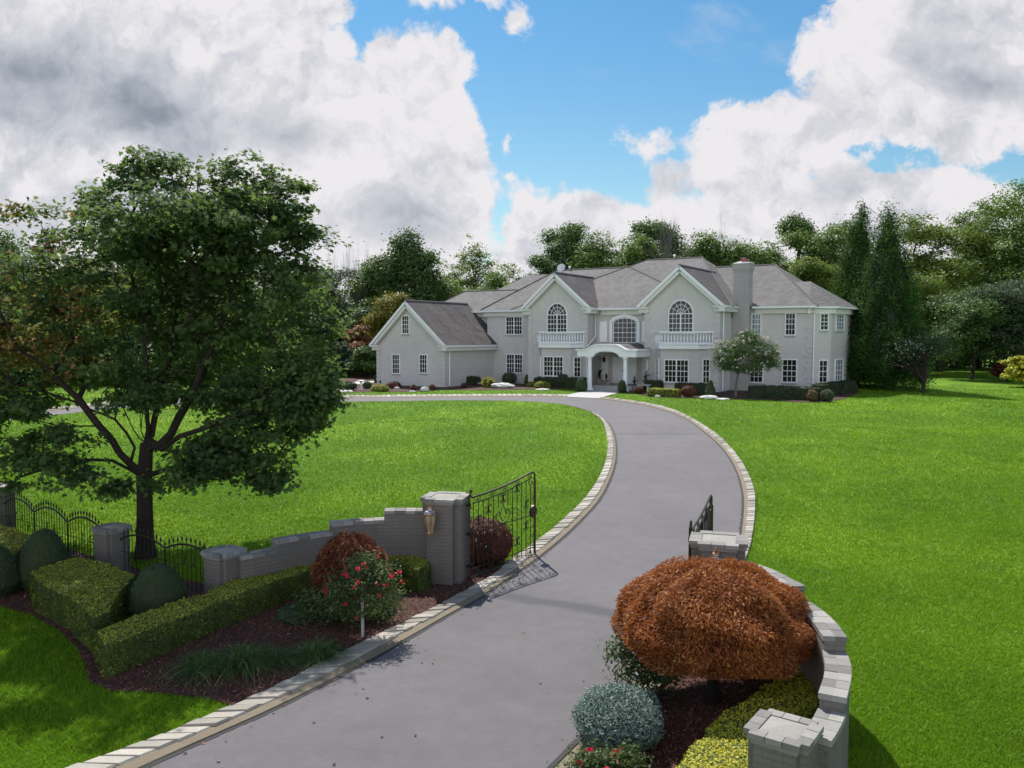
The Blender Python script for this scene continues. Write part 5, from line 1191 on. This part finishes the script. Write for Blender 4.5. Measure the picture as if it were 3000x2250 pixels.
hb('egg_topiary', 'green egg shaped topiary right of the walk before the front door', 'topiary', 1810, 1837, 1114, 1152, 'L_topiary', 'egg', 700, .07, seed=16, rough=.02)
hb('russet_shrub', 'small dark red bush right of the walk beside the egg topiary', 'shrub', 1860, 1886, 1133, 1155, 'L_plum', 'round', 500, .07, 'core_rust', seed=17)
hb('salmon_shrub', 'salmon and yellow bush behind the lime hedge under the right bay', 'shrub', 1927, 1983, 1116, 1144, 'L_salmon', 'round', 450, .08, 'core_rust', seed=18)
boxhedge('lime_hedge', 'long lime green box hedge before the right bay window', 1898, 1982, 1139, 1162, .8, 'L_lime', 500, .07, seed=19)
hb('round_shrub', 'round reddish brown bush between the lime hedge and the dark cone', 'shrub', 1998, 2039, 1131, 1165, 'L_plum', 'round', 450, .08, 'core_rust', seed=20)
hb('cone_topiary', 'dark green cone topiary at the right corner of the right gable', 'topiary', 2066, 2099, 1113, 1166, 'L_topiary', 'cone', 600, .08, seed=21, rough=.05)
hb('pink_shrub', 'small pinkish brown shrub in the bed before the right wing', 'shrub', 2367, 2397, 1144, 1178, 'L_salmon', 'round', 200, .1, seed=22)
hb('variegated_shrub', 'pale green variegated shrub in the bed before the corner bay', 'shrub', 2407, 2444, 1143, 1178, 'L_grey', 'round', 300, .1, seed=23)
hb('low_shrub', 'low green shrub before the hedge of the right wing', 'shrub', 2300, 2328, 1144, 1167, 'L_mid', 'dome', 300, .1, seed=24)
for i, (x0, x1, y0, y1, mt, lb) in enumerate(((860, 905, 1118, 1150, 'L_box', 'dark low shrub half hidden behind the maple crown left of the garage bed'), (905, 950, 1114, 1148, 'L_mid', 'leafy green shrub at the left end of the garage bed'), (950, 990, 1112, 1147, 'L_box', 'dark round shrub left of the white garden stone'), (1000, 1045, 1120, 1145, 'L_box', 'low dark hedge clump behind the white garden ornament'), (1062, 1088, 1118, 1140, 'L_dark', 'green shrub right of the white garden ornament'))):
    hb('garden_shrub', lb, 'shrub', x0, x1, y0, y1, mt, 'round', 250, .1, seed=30 + i)
# boulders
def boulder(label, px, py, w, h, seed, flat=1.):
    x, y = gp(px, py); k = y / F; bm = blob_bm(w * k / 2, w * k / 3, h * k, 'round', .16, seed, 3)
    me = bpy.data.meshes.new('boulder'); bm.to_mesh(me); bm.free(); me.attributes.new('rnd', 'FLOAT', 'POINT').data.foreach_set('value', [.6] * len(me.vertices))
    o = link('boulder', me, M['boulder']); o.location = (x, y + w * k / 6, float(terr(y)) - .03); tag(o, label, 'boulder')
boulder('large flat white boulder in the bed before the left wing', 1472, 1138, 66, 17, 1)
boulder('upright white stone under the weeping evergreen', 1244, 1148, 26, 16, 2)
boulder('small white stone near the russet shrub by the garage', 1162, 1140, 16, 8, 3); boulder('small pale stone at the edge of the garage bed', 1208, 1149, 18, 6, 4)
boulder('flat white stone before the lime hedge pieces of the left bay', 1590, 1144, 40, 7, 5); boulder('small white stone in front of the long lime hedge', 1926, 1165, 16, 9, 6)
boulder('irregular white rock slab before the dark cone topiary', 2078, 1170, 54, 13, 7); boulder('low pale rock slab right of the irregular one', 2120, 1172, 40, 7, 8)
boulder('flat pale stone at the far left end of the garage bed', 1010, 1149, 46, 7, 9); boulder('flat pale stone between lime hedge and reddish brown bush', 1992, 1156, 18, 8, 10)
x, y = gp(1058, 1142); t = thing('garden_ornament', 'white birdbath ornament in the bed left of the garage', 'ornament', (x, y, float(terr(y)))); mb = MB(); mb.lathe([(.16, 0), (.09, .08), (.06, .5), (.10, .58)], (0, 0, 0), 10); mb.build('pedestal', M['white'], t); mb = MB(); mb.lathe([(.10, .58), (.28, .66), (.27, .69), (.05, .62)], (0, 0, 0), 12); mb.build('bowl', M['white'], t)


def tree(name, label, x, y, blobs, ncl, per, lsz, clr, mat, trunk, r0, seed, z=None, cat='tree', bark='bark', shell=.45, flat=.6, nb=60, group=None, up=.6, maple=False, tint=None, asp=.55, sag=.05, tn=6, limbs=()):
    r_ = np.random.default_rng(seed); z = float(terr(y)) if z is None else z
    t = thing(name, label, cat, (x, y, z), 0, group); V, a, C, k = crown(blobs, ncl, per, lsz, clr, r_, flat, shell, maple, up, asp)
    if tint is not None: a = tint(a, np.repeat(k, per), np.repeat(C, per, 0), r_)
    link('crown', np_mesh('crown', V, 14 if maple else 4, a), M[mat], t)
    idx = r_.choice(len(C), min(nb, len(C)), replace=False)
    skeleton(trunk, r0, C[idx], r_, sag, max(.009, r0 * .05), tn, limbs).build('trunk', M[bark], t); return t

# near maple: lobes of the crown measured against the trunk
MY = 18.75; MX = at(425, 1640, MY)[0]
lob = []
def lb(px, py, rx, ry, dy=0., dep=None, leafk=0):
    x, z = at(px, py, MY + dy); k = (MY + dy) / F; lob.append((x - MX, dy, z, rx * k, (dep if dep else (rx + ry) * .55 * k), ry * k))
lb(470, 505, 95, 72, .3); lb(395, 440, 24, 22, .2); lb(298, 600, 80, 70, .2); lb(715, 545, 120, 85, .3); lb(845, 600, 62, 95, 0); lb(925, 745, 50, 90, 0); lb(960, 935, 36, 60, .3)
lb(600, 740, 190, 150, .9, 1.5); lb(620, 740, 170, 130, -.6, 1.1); lb(680, 935, 240, 165, .5, 1.5); lb(890, 1160, 125, 100, 0, 1.0); lb(990, 1205, 28, 45, .1); lb(872, 1262, 55, 42, -.1)
lb(650, 1345, 130, 62, -.6, 1.); lb(800, 1395, 55, 42, -.5); lb(560, 1390, 60, 40, -.9); lb(790, 1330, 50, 40, -.5)
lb(230, 860, 200, 120, .5, 1.3); lb(60, 985, 150, 130, .6, 1.3); lb(50, 1190, 120, 75, -.2, 1.2); lb(250, 1060, 170, 90, .2, 1.1); lb(215, 1285, 62, 44, -1.); lb(100, 1360, 105, 36, -1.2, .8); lb(15, 1425, 60, 26, -1.2, .5); lb(205, 1395, 60, 28, -1.3, .4)
lb(345, 1430, 58, 26, -1.6, .4); lb(465, 1420, 20, 14, -.9, .2); lb(86, 622, 62, 26, .6, .5); lb(165, 695, 40, 30, .6, .4); lb(150, 745, 60, 35, .5, .5); lb(480, 1120, 170, 70, .5, 1.2); lb(450, 880, 180, 150, .6, 1.4)
lb(-130, 1000, 150, 190, 0, 1.8); lb(-120, 1250, 110, 80, -.5, 1.); lb(-60, 800, 110, 80, .3, 1.); lb(700, 1150, 110, 80, .3, 1.2)
lb(450, 690, 110, 120, 0, 1.2)
lb(900, 1000, 95, 100, 0, 1.0); lb(800, 690, 130, 120, .2, 1.3); lb(870, 850, 95, 110, 0, 1.2); lb(560, 620, 120, 110, .4, 1.2); lb(930, 1090, 80, 80, 0, .9); lb(740, 1290, 90, 40, -.5, .8); lb(365, 520, 60, 50, .2); lb(380, 700, 110, 80, 0, 1.2); lb(820, 1180, 120, 70, .2, 1.)
lb(330, 700, 130, 90, -1.9, 1.1); lb(520, 620, 130, 90, -1.6, 1.1); lb(120, 800, 130, 60, -1.6, .9); lb(680, 640, 110, 90, -1.0, .9)
lb(780, 880, 120, 120, 4.6, 1.5); lb(610, 860, 160, 140, 4., 1.6); lb(430, 800, 140, 130, 4., 1.6); lb(280, 900, 150, 110, 4., 1.6); lb(860, 1060, 95, 90, 3.6, 1.4); lb(120, 980, 150, 110, 3.6, 1.6); lb(620, 1010, 170, 100, 3., 1.5)
lb(650, 1345, 140, 66, -.3, 1.); lb(780, 1385, 62, 48, -.3, .6); lb(560, 1330, 80, 50, -.4, .7); lb(895, 1165, 120, 100, 0, .9); lb(860, 1240, 75, 55, 0, .7); lb(700, 1230, 120, 60, -.2, .9); lb(100, 1300, 110, 60, -.6, .9); lb(400, 1160, 120, 50, -.5, 1.)
def limb(l):
    out = []
    for px, py, dy in l: x, z = at(px, py, MY + dy); out.append((x - MX, dy, z))
    return out
LIMBS = [limb(l) for l in ([(430, 1345, 0), (434, 1260, 0), (428, 1160, .1), (424, 1030, .1), (440, 850, .2)], [(438, 1350, 0), (500, 1275, .1), (550, 1180, .1), (590, 1080, 0), (660, 930, 0), (700, 790, .1)], [(415, 1385, 0), (350, 1330, -.1), (290, 1250, -.2), (230, 1170, -.2), (150, 1090, -.2), (60, 1030, 0)],
 [(418, 1355, 0), (370, 1270, -.1), (300, 1215, -.1), (220, 1180, 0), (130, 1150, 0)], [(424, 1335, 0), (385, 1250, .3), (350, 1160, .5), (300, 1010, .7)], [(438, 1330, 0), (452, 1230, .2), (475, 1120, .4), (510, 950, .6), (560, 760, .8)], [(412, 1390, 0), (330, 1352, -.5), (250, 1350, -.9), (150, 1372, -1.1), (60, 1400, -1.2)],
 [(445, 1345, 0), (500, 1300, -.3), (560, 1270, -.5), (640, 1240, -.7), (760, 1200, -.4)], [(446, 1385, 0), (510, 1372, -.3), (590, 1352, -.5), (700, 1350, -.6)], [(425, 1330, 0), (410, 1200, -.9), (390, 1080, -1.8), (360, 960, -2.6)], [(150, 1090, -.2), (215, 1000, .3), (190, 860, .5), (165, 760, .5), (120, 660, .6)], [(424, 1030, .1), (400, 880, .2), (370, 720, .2), (395, 520, .2)])]
def mtint(a, k, C, r_):
    x = C[:, 0]; a = a * .66
    m = (x < -.9) & (C[:, 2] > 4.0); p = np.clip((-x - .9) / 2.0, 0, 1) * .62
    hit = m & (np.repeat(r_.random(len(a) // 62 + 1), 62)[:len(a)] < p); a[hit] = np.clip(r_.normal(.84, .10, hit.sum()), .5, 1); return a
tree('maple_tree', 'big dark maple at left with spreading crown, partly rust tinted on its left side', MX, MY, lob, 1620, 60, .125, .20, 'L_maple', [(0, 0, -.1), (.01, 0, .5), (.02, 0, 1.2), (.03, 0, 1.9)], .178, 21, z=float(terr(MY)), flat=.42, shell=.30, nb=330, maple=True, tint=mtint, up=.9, sag=.035, tn=7, limbs=LIMBS)
# unseen second maple left of the frame, added for shade on the small lawn
tree('maple_tree', 'rust tinted maple out of view to the left, added to cast shade', -17.2, 17.2, [(0, 0, 6.2, 3.0, 3.0, 2.2), (1.5, -1.5, 5.2, 2.2, 2.2, 1.5), (0, 0, 8., 1.8, 1.8, 1.4)], 230, 60, .15, .4, 'L_maple', [(0, 0, -.1), (0, 0, 1.2), (0, 0, 3)], .2, 22, flat=.45, nb=60, maple=True, tint=mtint, up=.9)

# ------------------------------------------------------------------ trees round the house and the wood behind
def far(name, label, px, ytop, wpx, d, kind, mat, seed, zoff=0., bark='bark', group='trees of the wood behind the house'):
    x = (px - 1500) / F * d; H = HC + (980 - ytop) / F * d - 1.2; w = wpx / F * d / 2 * (1.32 if kind in ('broad', 'layer', 'poplar') else 1.); r_ = np.random.default_rng(seed); bl = []
    if kind == 'broad':
        for i in range(24):
            a = r_.uniform(0, 6.283); q = r_.uniform(.15, .68); zz = r_.uniform(.30, .86); k = math.sqrt(max(.1, 1 - ((zz - .52) / .5) ** 2)); bl.append((math.cos(a) * q * w * k, math.sin(a) * q * w * k, zz * H, w * .33, w * .33, H * .10))
        bl.append((0, 0, H * .88, w * .35, w * .35, H * .10)); bl.append((0, 0, H * .55, w * .6, w * .6, H * .3)); args = (620, 52, .27, .50)
    elif kind == 'poplar':
        for i in range(11):
            a = i / 11; xx = (a - .5) * 2 * w * .85; top = H * (1 - .28 * abs(a - .45) * 2 - r_.uniform(0, .10)); bl.append((xx, r_.uniform(-.5, .5) * w, top * .62, w * .17, w * .2, top * .37))
        args = (560, 50, .25, .40)
    elif kind == 'layer':
        for i in range(30):
            a = r_.uniform(0, 6.283); zz = r_.uniform(.22, .95); q = r_.uniform(.2, .8) * math.sqrt(max(.08, 1 - ((zz - .55) / .5) ** 2)); bl.append((math.cos(a) * q * w, math.sin(a) * q * w, zz * H, w * .34, w * .34, H * .05))
        bl.append((0, 0, H * .56, w * .72, w * .72, H * .34)); args = (760, 50, .25, .43)
    elif kind == 'umbrella':
        for i in range(9): a = r_.uniform(0, 6.283); q = r_.uniform(.0, .68); bl.append((math.cos(a) * q * w, math.sin(a) * q * w, H * (.93 - .13 * q), w * .34, w * .34, H * .05))
        args = (150, 55, .24, .40)
    elif kind == 'crownhigh':
        for i in range(10): a = r_.uniform(0, 6.283); q = r_.uniform(.1, .65); zz = r_.uniform(.62, .92); bl.append((math.cos(a) * q * w, math.sin(a) * q * w, zz * H, w * .36, w * .36, H * .075))
        for i in range(5): a = r_.uniform(0, 6.283); bl.append((math.cos(a) * w * .4, math.sin(a) * w * .4, r_.uniform(.2, .55) * H, w * .35, w * .35, H * .09))
        args = (620, 55, .26, .48)
    elif kind == 'cone':
        for i in range(60):
            f = ((i + .5) / 60) ** 1.1; a = i * 2.4; q = (1 - f) ** .62 * .74 * w * r_.uniform(.85, 1.1); bl.append((math.cos(a) * q, math.sin(a) * q, H * (.05 + .86 * f), w * .26 * (1.12 - f), w * .26 * (1.12 - f), H * .085))
        for f in (.15, .3, .45, .6, .75, .87): bl.append((0, 0, H * f, w * .75 * (1 - f) ** .8, w * .75 * (1 - f) ** .8, H * .13))
        bl.append((0, 0, H * .93, w * .09, w * .09, H * .07)); args = (1700, 46, .19, .27)
    n1, n2, ls, cr = args; s_ = H / 15.
    return tree(name, label, x, d, bl, n1, n2, ls * max(.7, s_ ** .6), cr * s_ ** .8, mat, [(0, 0, -.2), (.1, 0, H * .15), (0, 0, H * .33)], (.008 * H + .06) * (1.1 if kind == 'cone' else 1), seed, z=1.2 + zoff, flat=.55 if kind != 'cone' else 1.5, nb=34 if kind != 'cone' else 10, group=group, bark=bark, up=.7 if kind != 'cone' else .25, tn=5, sag=.05 if kind != 'umbrella' else .015, asp=.6 if kind != 'cone' else .35)
D = [('oak_tree', 'dark round topped tree at the left edge above the maple', 20, 655, 260, 62, 'broad', 'L_dark'),
     ('oak_tree', 'dark tree seen through the left part of the maple crown', 190, 800, 300, 70, 'broad', 'L_dark'),
     ('oak_tree', 'green tree seen through the middle of the maple crown', 420, 770, 300, 78, 'broad', 'L_mid'),
     ('oak_tree', 'dark tree behind the right half of the maple crown', 650, 790, 300, 72, 'broad', 'L_dark'),
     ('oak_tree', 'tree just showing at the right rim of the maple crown', 860, 800, 240, 80, 'broad', 'L_dark'),
     ('ash_tree', 'thin crowned greyish tree beside the bare trunks right of the maple', 965, 790, 170, 88, 'layer', 'L_grey'),
     ('elm_tree', 'tallest dark tree left of the house with trunk showing through', 1185, 632, 235, 84, 'crownhigh', 'L_dark'),
     ('poplar_tree', 'pale green tree with upright plumes left of the house roof', 1400, 678, 280, 98, 'poplar', 'L_light'),
     ('oak_tree', 'rounded green tree below the plumed tree, left part', 1290, 795, 190, 86, 'broad', 'L_mid'),
     ('oak_tree', 'rounded green tree below the plumed tree, right part', 1440, 790, 190, 88, 'broad', 'L_mid'),
     ('oak_tree', 'light green tree between the bare trunks and the tall dark tree', 1105, 745, 130, 92, 'broad', 'L_mid'),
     ('oak_tree', 'very dark tree low behind the golden leaved tree', 1080, 870, 210, 84, 'broad', 'L_dark'),
     ('oak_tree', 'low tree in the gap of the wood above the left wing ridge', 1560, 800, 120, 96, 'broad', 'L_dark'),
     ('oak_tree', 'dark tree with ragged left side above the left gable', 1655, 660, 150, 96, 'layer', 'L_dark'),
     ('oak_tree', 'small ragged tree left of the ragged dark one', 1590, 745, 95, 94, 'layer', 'L_dark'),
     ('maple_tree', 'bright green round tree above the middle of the roof', 1745, 672, 190, 92, 'broad', 'L_mid'),
     ('maple_tree', 'bright green tree right of the first bright one above the roof', 1865, 672, 170, 94, 'broad', 'L_mid'),
     ('oak_tree', 'dark tree top rising behind the bright trees and the bare tree', 1905, 640, 150, 104, 'layer', 'L_dark'),
     ('maple_tree', 'green tree right of the bare tree above the raised ridge', 2055, 668, 150, 94, 'broad', 'L_mid'),
     ('maple_tree', 'green tree directly behind the chimney', 2150, 690, 150, 92, 'broad', 'L_mid'),
     ('maple_tree', 'lower green tree right of the chimney', 2240, 700, 170, 90, 'broad', 'L_mid'),
     ('oak_tree', 'dark green tree filling the gap left of the bright round tree', 1700, 700, 150, 100, 'broad', 'L_dark'),
     ('oak_tree', 'dark green tree behind the bare grey tree', 1975, 690, 160, 102, 'broad', 'L_dark'),
     ('oak_tree', 'dark green tree low between the umbrella tree and the chimney', 2275, 745, 150, 98, 'broad', 'L_dark'),
     ('pine_tree', 'airy umbrella shaped tree standing above the others right of the chimney', 2318, 617, 130, 92, 'umbrella', 'L_dark'),
     ('locust_tree', 'layered green tree between the umbrella tree and the conifers', 2405, 640, 210, 88, 'layer', 'L_mid'),
     ('locust_tree', 'bright layered tree low behind the right end of the roof', 2360, 760, 190, 80, 'layer', 'L_light'),
     ('locust_tree', 'tall layered yellow green tree right of the conifers', 2755, 622, 300, 88, 'layer', 'L_light'),
     ('locust_tree', 'highest layered tree at the right edge of the photo', 2985, 520, 330, 86, 'layer', 'L_mid'),
     ('locust_tree', 'layered tree filling the gap between the two tall yellow green ones', 2870, 600, 260, 96, 'layer', 'L_mid'),
     ('locust_tree', 'mid height yellow green tree behind the small spreading tree', 2700, 800, 220, 82, 'broad', 'L_light'),
     ('oak_tree', 'dense dark tree standing on the two close trunks at right', 2850, 835, 260, 73, 'broad', 'L_dark'),
     ('oak_tree', 'greyish green tree on a thin trunk at the right edge', 2975, 810, 240, 72, 'broad', 'L_grey')]
for i, a in enumerate(D): far(*a, 100 + i)
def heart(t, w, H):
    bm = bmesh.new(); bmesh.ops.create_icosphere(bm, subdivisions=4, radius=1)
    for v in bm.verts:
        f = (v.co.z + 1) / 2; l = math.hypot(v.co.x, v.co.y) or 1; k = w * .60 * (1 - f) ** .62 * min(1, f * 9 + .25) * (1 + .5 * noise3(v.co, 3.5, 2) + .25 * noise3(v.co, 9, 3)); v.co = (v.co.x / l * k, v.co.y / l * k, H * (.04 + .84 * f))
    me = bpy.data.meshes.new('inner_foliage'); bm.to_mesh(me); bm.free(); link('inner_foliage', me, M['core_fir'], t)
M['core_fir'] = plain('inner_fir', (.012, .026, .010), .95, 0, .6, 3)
c1_ = far('cypress_tree', 'left one of the two tall pointed conifers beside the house', 2512, 593, 235, 64, 'cone', 'L_fir', 201, group='pair of conifers by the house')
c2_ = far('cypress_tree', 'right and darker of the two tall pointed conifers beside the house', 2592, 597, 285, 60, 'cone', 'L_fir', 202, group='pair of conifers by the house')
heart(c1_, 235 / F * 64 / 2, HC + (980 - 593) / F * 64 - 1.2); heart(c2_, 285 / F * 60 / 2, HC + (980 - 597) / F * 60 - 1.2)
far('spruce_tree', 'low bluish conifer seen through the left part of the maple crown', 262, 775, 60, 66, 'cone', 'L_grey', 203)
far('golden_tree', 'small golden leaved tree behind the garage gable', 1165, 850, 160, 78, 'broad', 'L_gold', 204, group='')
far('crepe_myrtle', 'pinkish brown flowering shrub tree left of the garage', 1062, 950, 115, 80, 'broad', 'L_salmon', 205, group='')
for i, (px, yt, w, d, mt, lb_) in enumerate(((985, 1000, 130, 78, 'L_grey', 'loose grey green bush at the wood edge left of the garage'), (1085, 1010, 120, 76, 'L_dark', 'dark bush at the left corner of the garage'), (2950, 1060, 70, 70, 'L_plum', 'dark reddish bush beyond the far lawn at right'), (2700, 1055, 120, 80, 'L_dark', 'dark bush beyond the small spreading tree'))):
    far('woodland_shrub', lb_, px, yt, w, d, 'broad', mt, 220 + i, group='')
# crepe myrtle before the chimney
cx_, cy_ = 14.4, 52.6; k = cy_ / F
def cb(px, py, rx, ry, dy=0): x, z = at(px, py, cy_ + dy); return (x - cx_, dy, z - 1.2, rx * k, (rx + ry) * .45 * k, ry * k)
cbl = [cb(2190, 1010, 55, 38), cb(2140, 1030, 50, 40), cb(2240, 1030, 45, 38), cb(2125, 1060, 42, 30), cb(2190, 1065, 70, 35), cb(2255, 1060, 32, 28), cb(2190, 990, 30, 22)]
cm = tree('crepe_myrtle', 'round flowering tree with creamy blossoms in front of the chimney', cx_, cy_, cbl, 420, 44, .10, .17, 'L_dark', [(0, 0, -.1), (0, 0, .5), (.05, 0, 1.0)], .07, 31, shell=.4, nb=40, bark='bark_grey')
r_ = np.random.default_rng(5); P, d, _ = clusters_in(cbl, 190, r_, .99); Q = np.repeat(P * [1.04, 1.04, 1.02], 12, 0) + r_.normal(size=(190 * 12, 3)) * .035
link('blossom', np_mesh('blossom', quads(Q, unit(r_.normal(size=Q.shape) + [0, -.4, .6]), .085, .8, r_), 4, r_.random(len(Q))), M['petal_white'], cm)

def bare(name, label, px, ytop, wpx, d, seed, depth=5, z0=1.2, bark='bark_grey', cat='bare tree', trunkf=.35, r0=None):
    x = (px - 1500) / F * d; H = HC + (980 - ytop) / F * d - z0; r_ = random.Random(seed); W_ = wpx / F * d / 2; mb = MB(); r0 = r0 or .011 * H
    def grow(p, dr, L, r, k):
        q = p; n_ = 3; pts = [p]
        for i in range(n_):
            dr = (dr + Vector((r_.uniform(-.18, .18), r_.uniform(-.18, .18), r_.uniform(-.05, .12)))).normalized(); q = q + dr * L / n_; pts.append(q)
        mb.tube(pts, [r, r * .9, r * .78, r * .66], 4)
        if k <= 0: return
        for j in range(3 if k > 1 else 2):
            a = r_.uniform(.3, .75); ax = Vector((r_.uniform(-1, 1), r_.uniform(-1, 1), 0)).normalized(); nd = (Matrix.Rotation(a, 3, ax) @ dr); nd.z = max(nd.z, .12); grow(pts[-1] if j else pts[-2], nd.normalized(), L * r_.uniform(.6, .82), r * .62, k - 1)
    grow(Vector((0, 0, -.2)), Vector((0, 0, 1)), H * trunkf, r0, depth)
    V = np.array(mb.v); s_ = H / V[:, 2].max(); sx = W_ / max(np.abs(V[:, 0]).max(), .1); mb.v = [(a * (sx if c > H * trunkf * .7 else 1) if True else a, b * (sx if c > H * trunkf * .7 else 1), c * s_) for a, b, c in mb.v]
    t = thing(name, label, cat, (x, d, z0)); mb.build('trunk', M[bark], t); return t
bare('dead_tree', 'left of the two leafless grey trees beside the maple crown', 1012, 705, 110, 90, 1, 5)
bare('dead_tree', 'crooked leafless tree just left of the tall dark tree', 1062, 690, 70, 88, 2, 5)
bare('dead_tree', 'wide leafless grey tree above the roof among green trees', 1965, 605, 170, 90, 3, 6)
bare('dead_tree', 'thin leafless twigs above the roof left of the chimney', 2130, 635, 110, 96, 4, 4)
bt = bare('spreading_tree', 'small tree with many spreading branches and sparse crown on the right lawn', 2707, 985, 230, 55.8, 5, 5, cat='tree', trunkf=.26, bark='bark', r0=.17)
r_ = np.random.default_rng(8); V, a, C, k_ = crown([(0, 0, 3.1, 2.0, 2.0, .9), (1., 0, 3.4, 1.6, 1.4, 1.0), (-1.2, 0, 2.9, 1.3, 1.3, .7)], 120, 26, .13, .4, r_, .6, .3)
link('foliage', np_mesh('foliage', V, 4, a * .6), M['L_grey'], bt)
far('dogwood_tree', 'pale green whitish bush tree cut by the right edge of the photo', 3005, 1045, 110, 62, 'layer', 'L_lime', 230, group='')
# the mass of the wood between and beneath the single trees
r_ = np.random.default_rng(77); bl = []
for px, d, yt in [(-500, 62, 860), (-250, 62, 860), (-50, 64, 880), (150, 66, 880), (330, 68, 860), (500, 72, 860), (680, 76, 860), (850, 84, 850), (1000, 92, 840), (1150, 95, 790), (1300, 104, 800), (1450, 106, 800), (1600, 108, 770), (1750, 108, 730), (1900, 108, 720), (2050, 108, 710), (2200, 106, 720), (2350, 102, 740), (2500, 100, 780), (2650, 98, 740), (2800, 98, 720), (2950, 96, 680), (3100, 94, 700), (3300, 90, 700), (3600, 84, 700)]:
    H = HC + (980 - yt) / F * d - 1.2; w = 95 / F * d
    for q in range(11): bl.append(((px - 1500) / F * d + r_.uniform(-w, w), d + r_.uniform(-1, 3), r_.uniform(.08, .85) * H, w * .7, 3.0, H * .17))
    for q in range(5): bl.append(((px - 1500) / F * d + (q - 2) * w * .45, d - 1.5 + r_.uniform(-1, 1), 1.3, w * .45, 1.5, 1.7))
V, a, C, k_ = crown(bl, 7600, 40, .38, .75, r_, .6, .4)
V[:, 2] = np.maximum(V[:, 2], .02); o = link('wood', np_mesh('wood', V, 4, a * .8), M['L_dark']); o.location = (0, 0, 1.2); tag(o, 'dark undergrowth and distant wood closing the lawns behind the house', 'wood', kind='stuff')
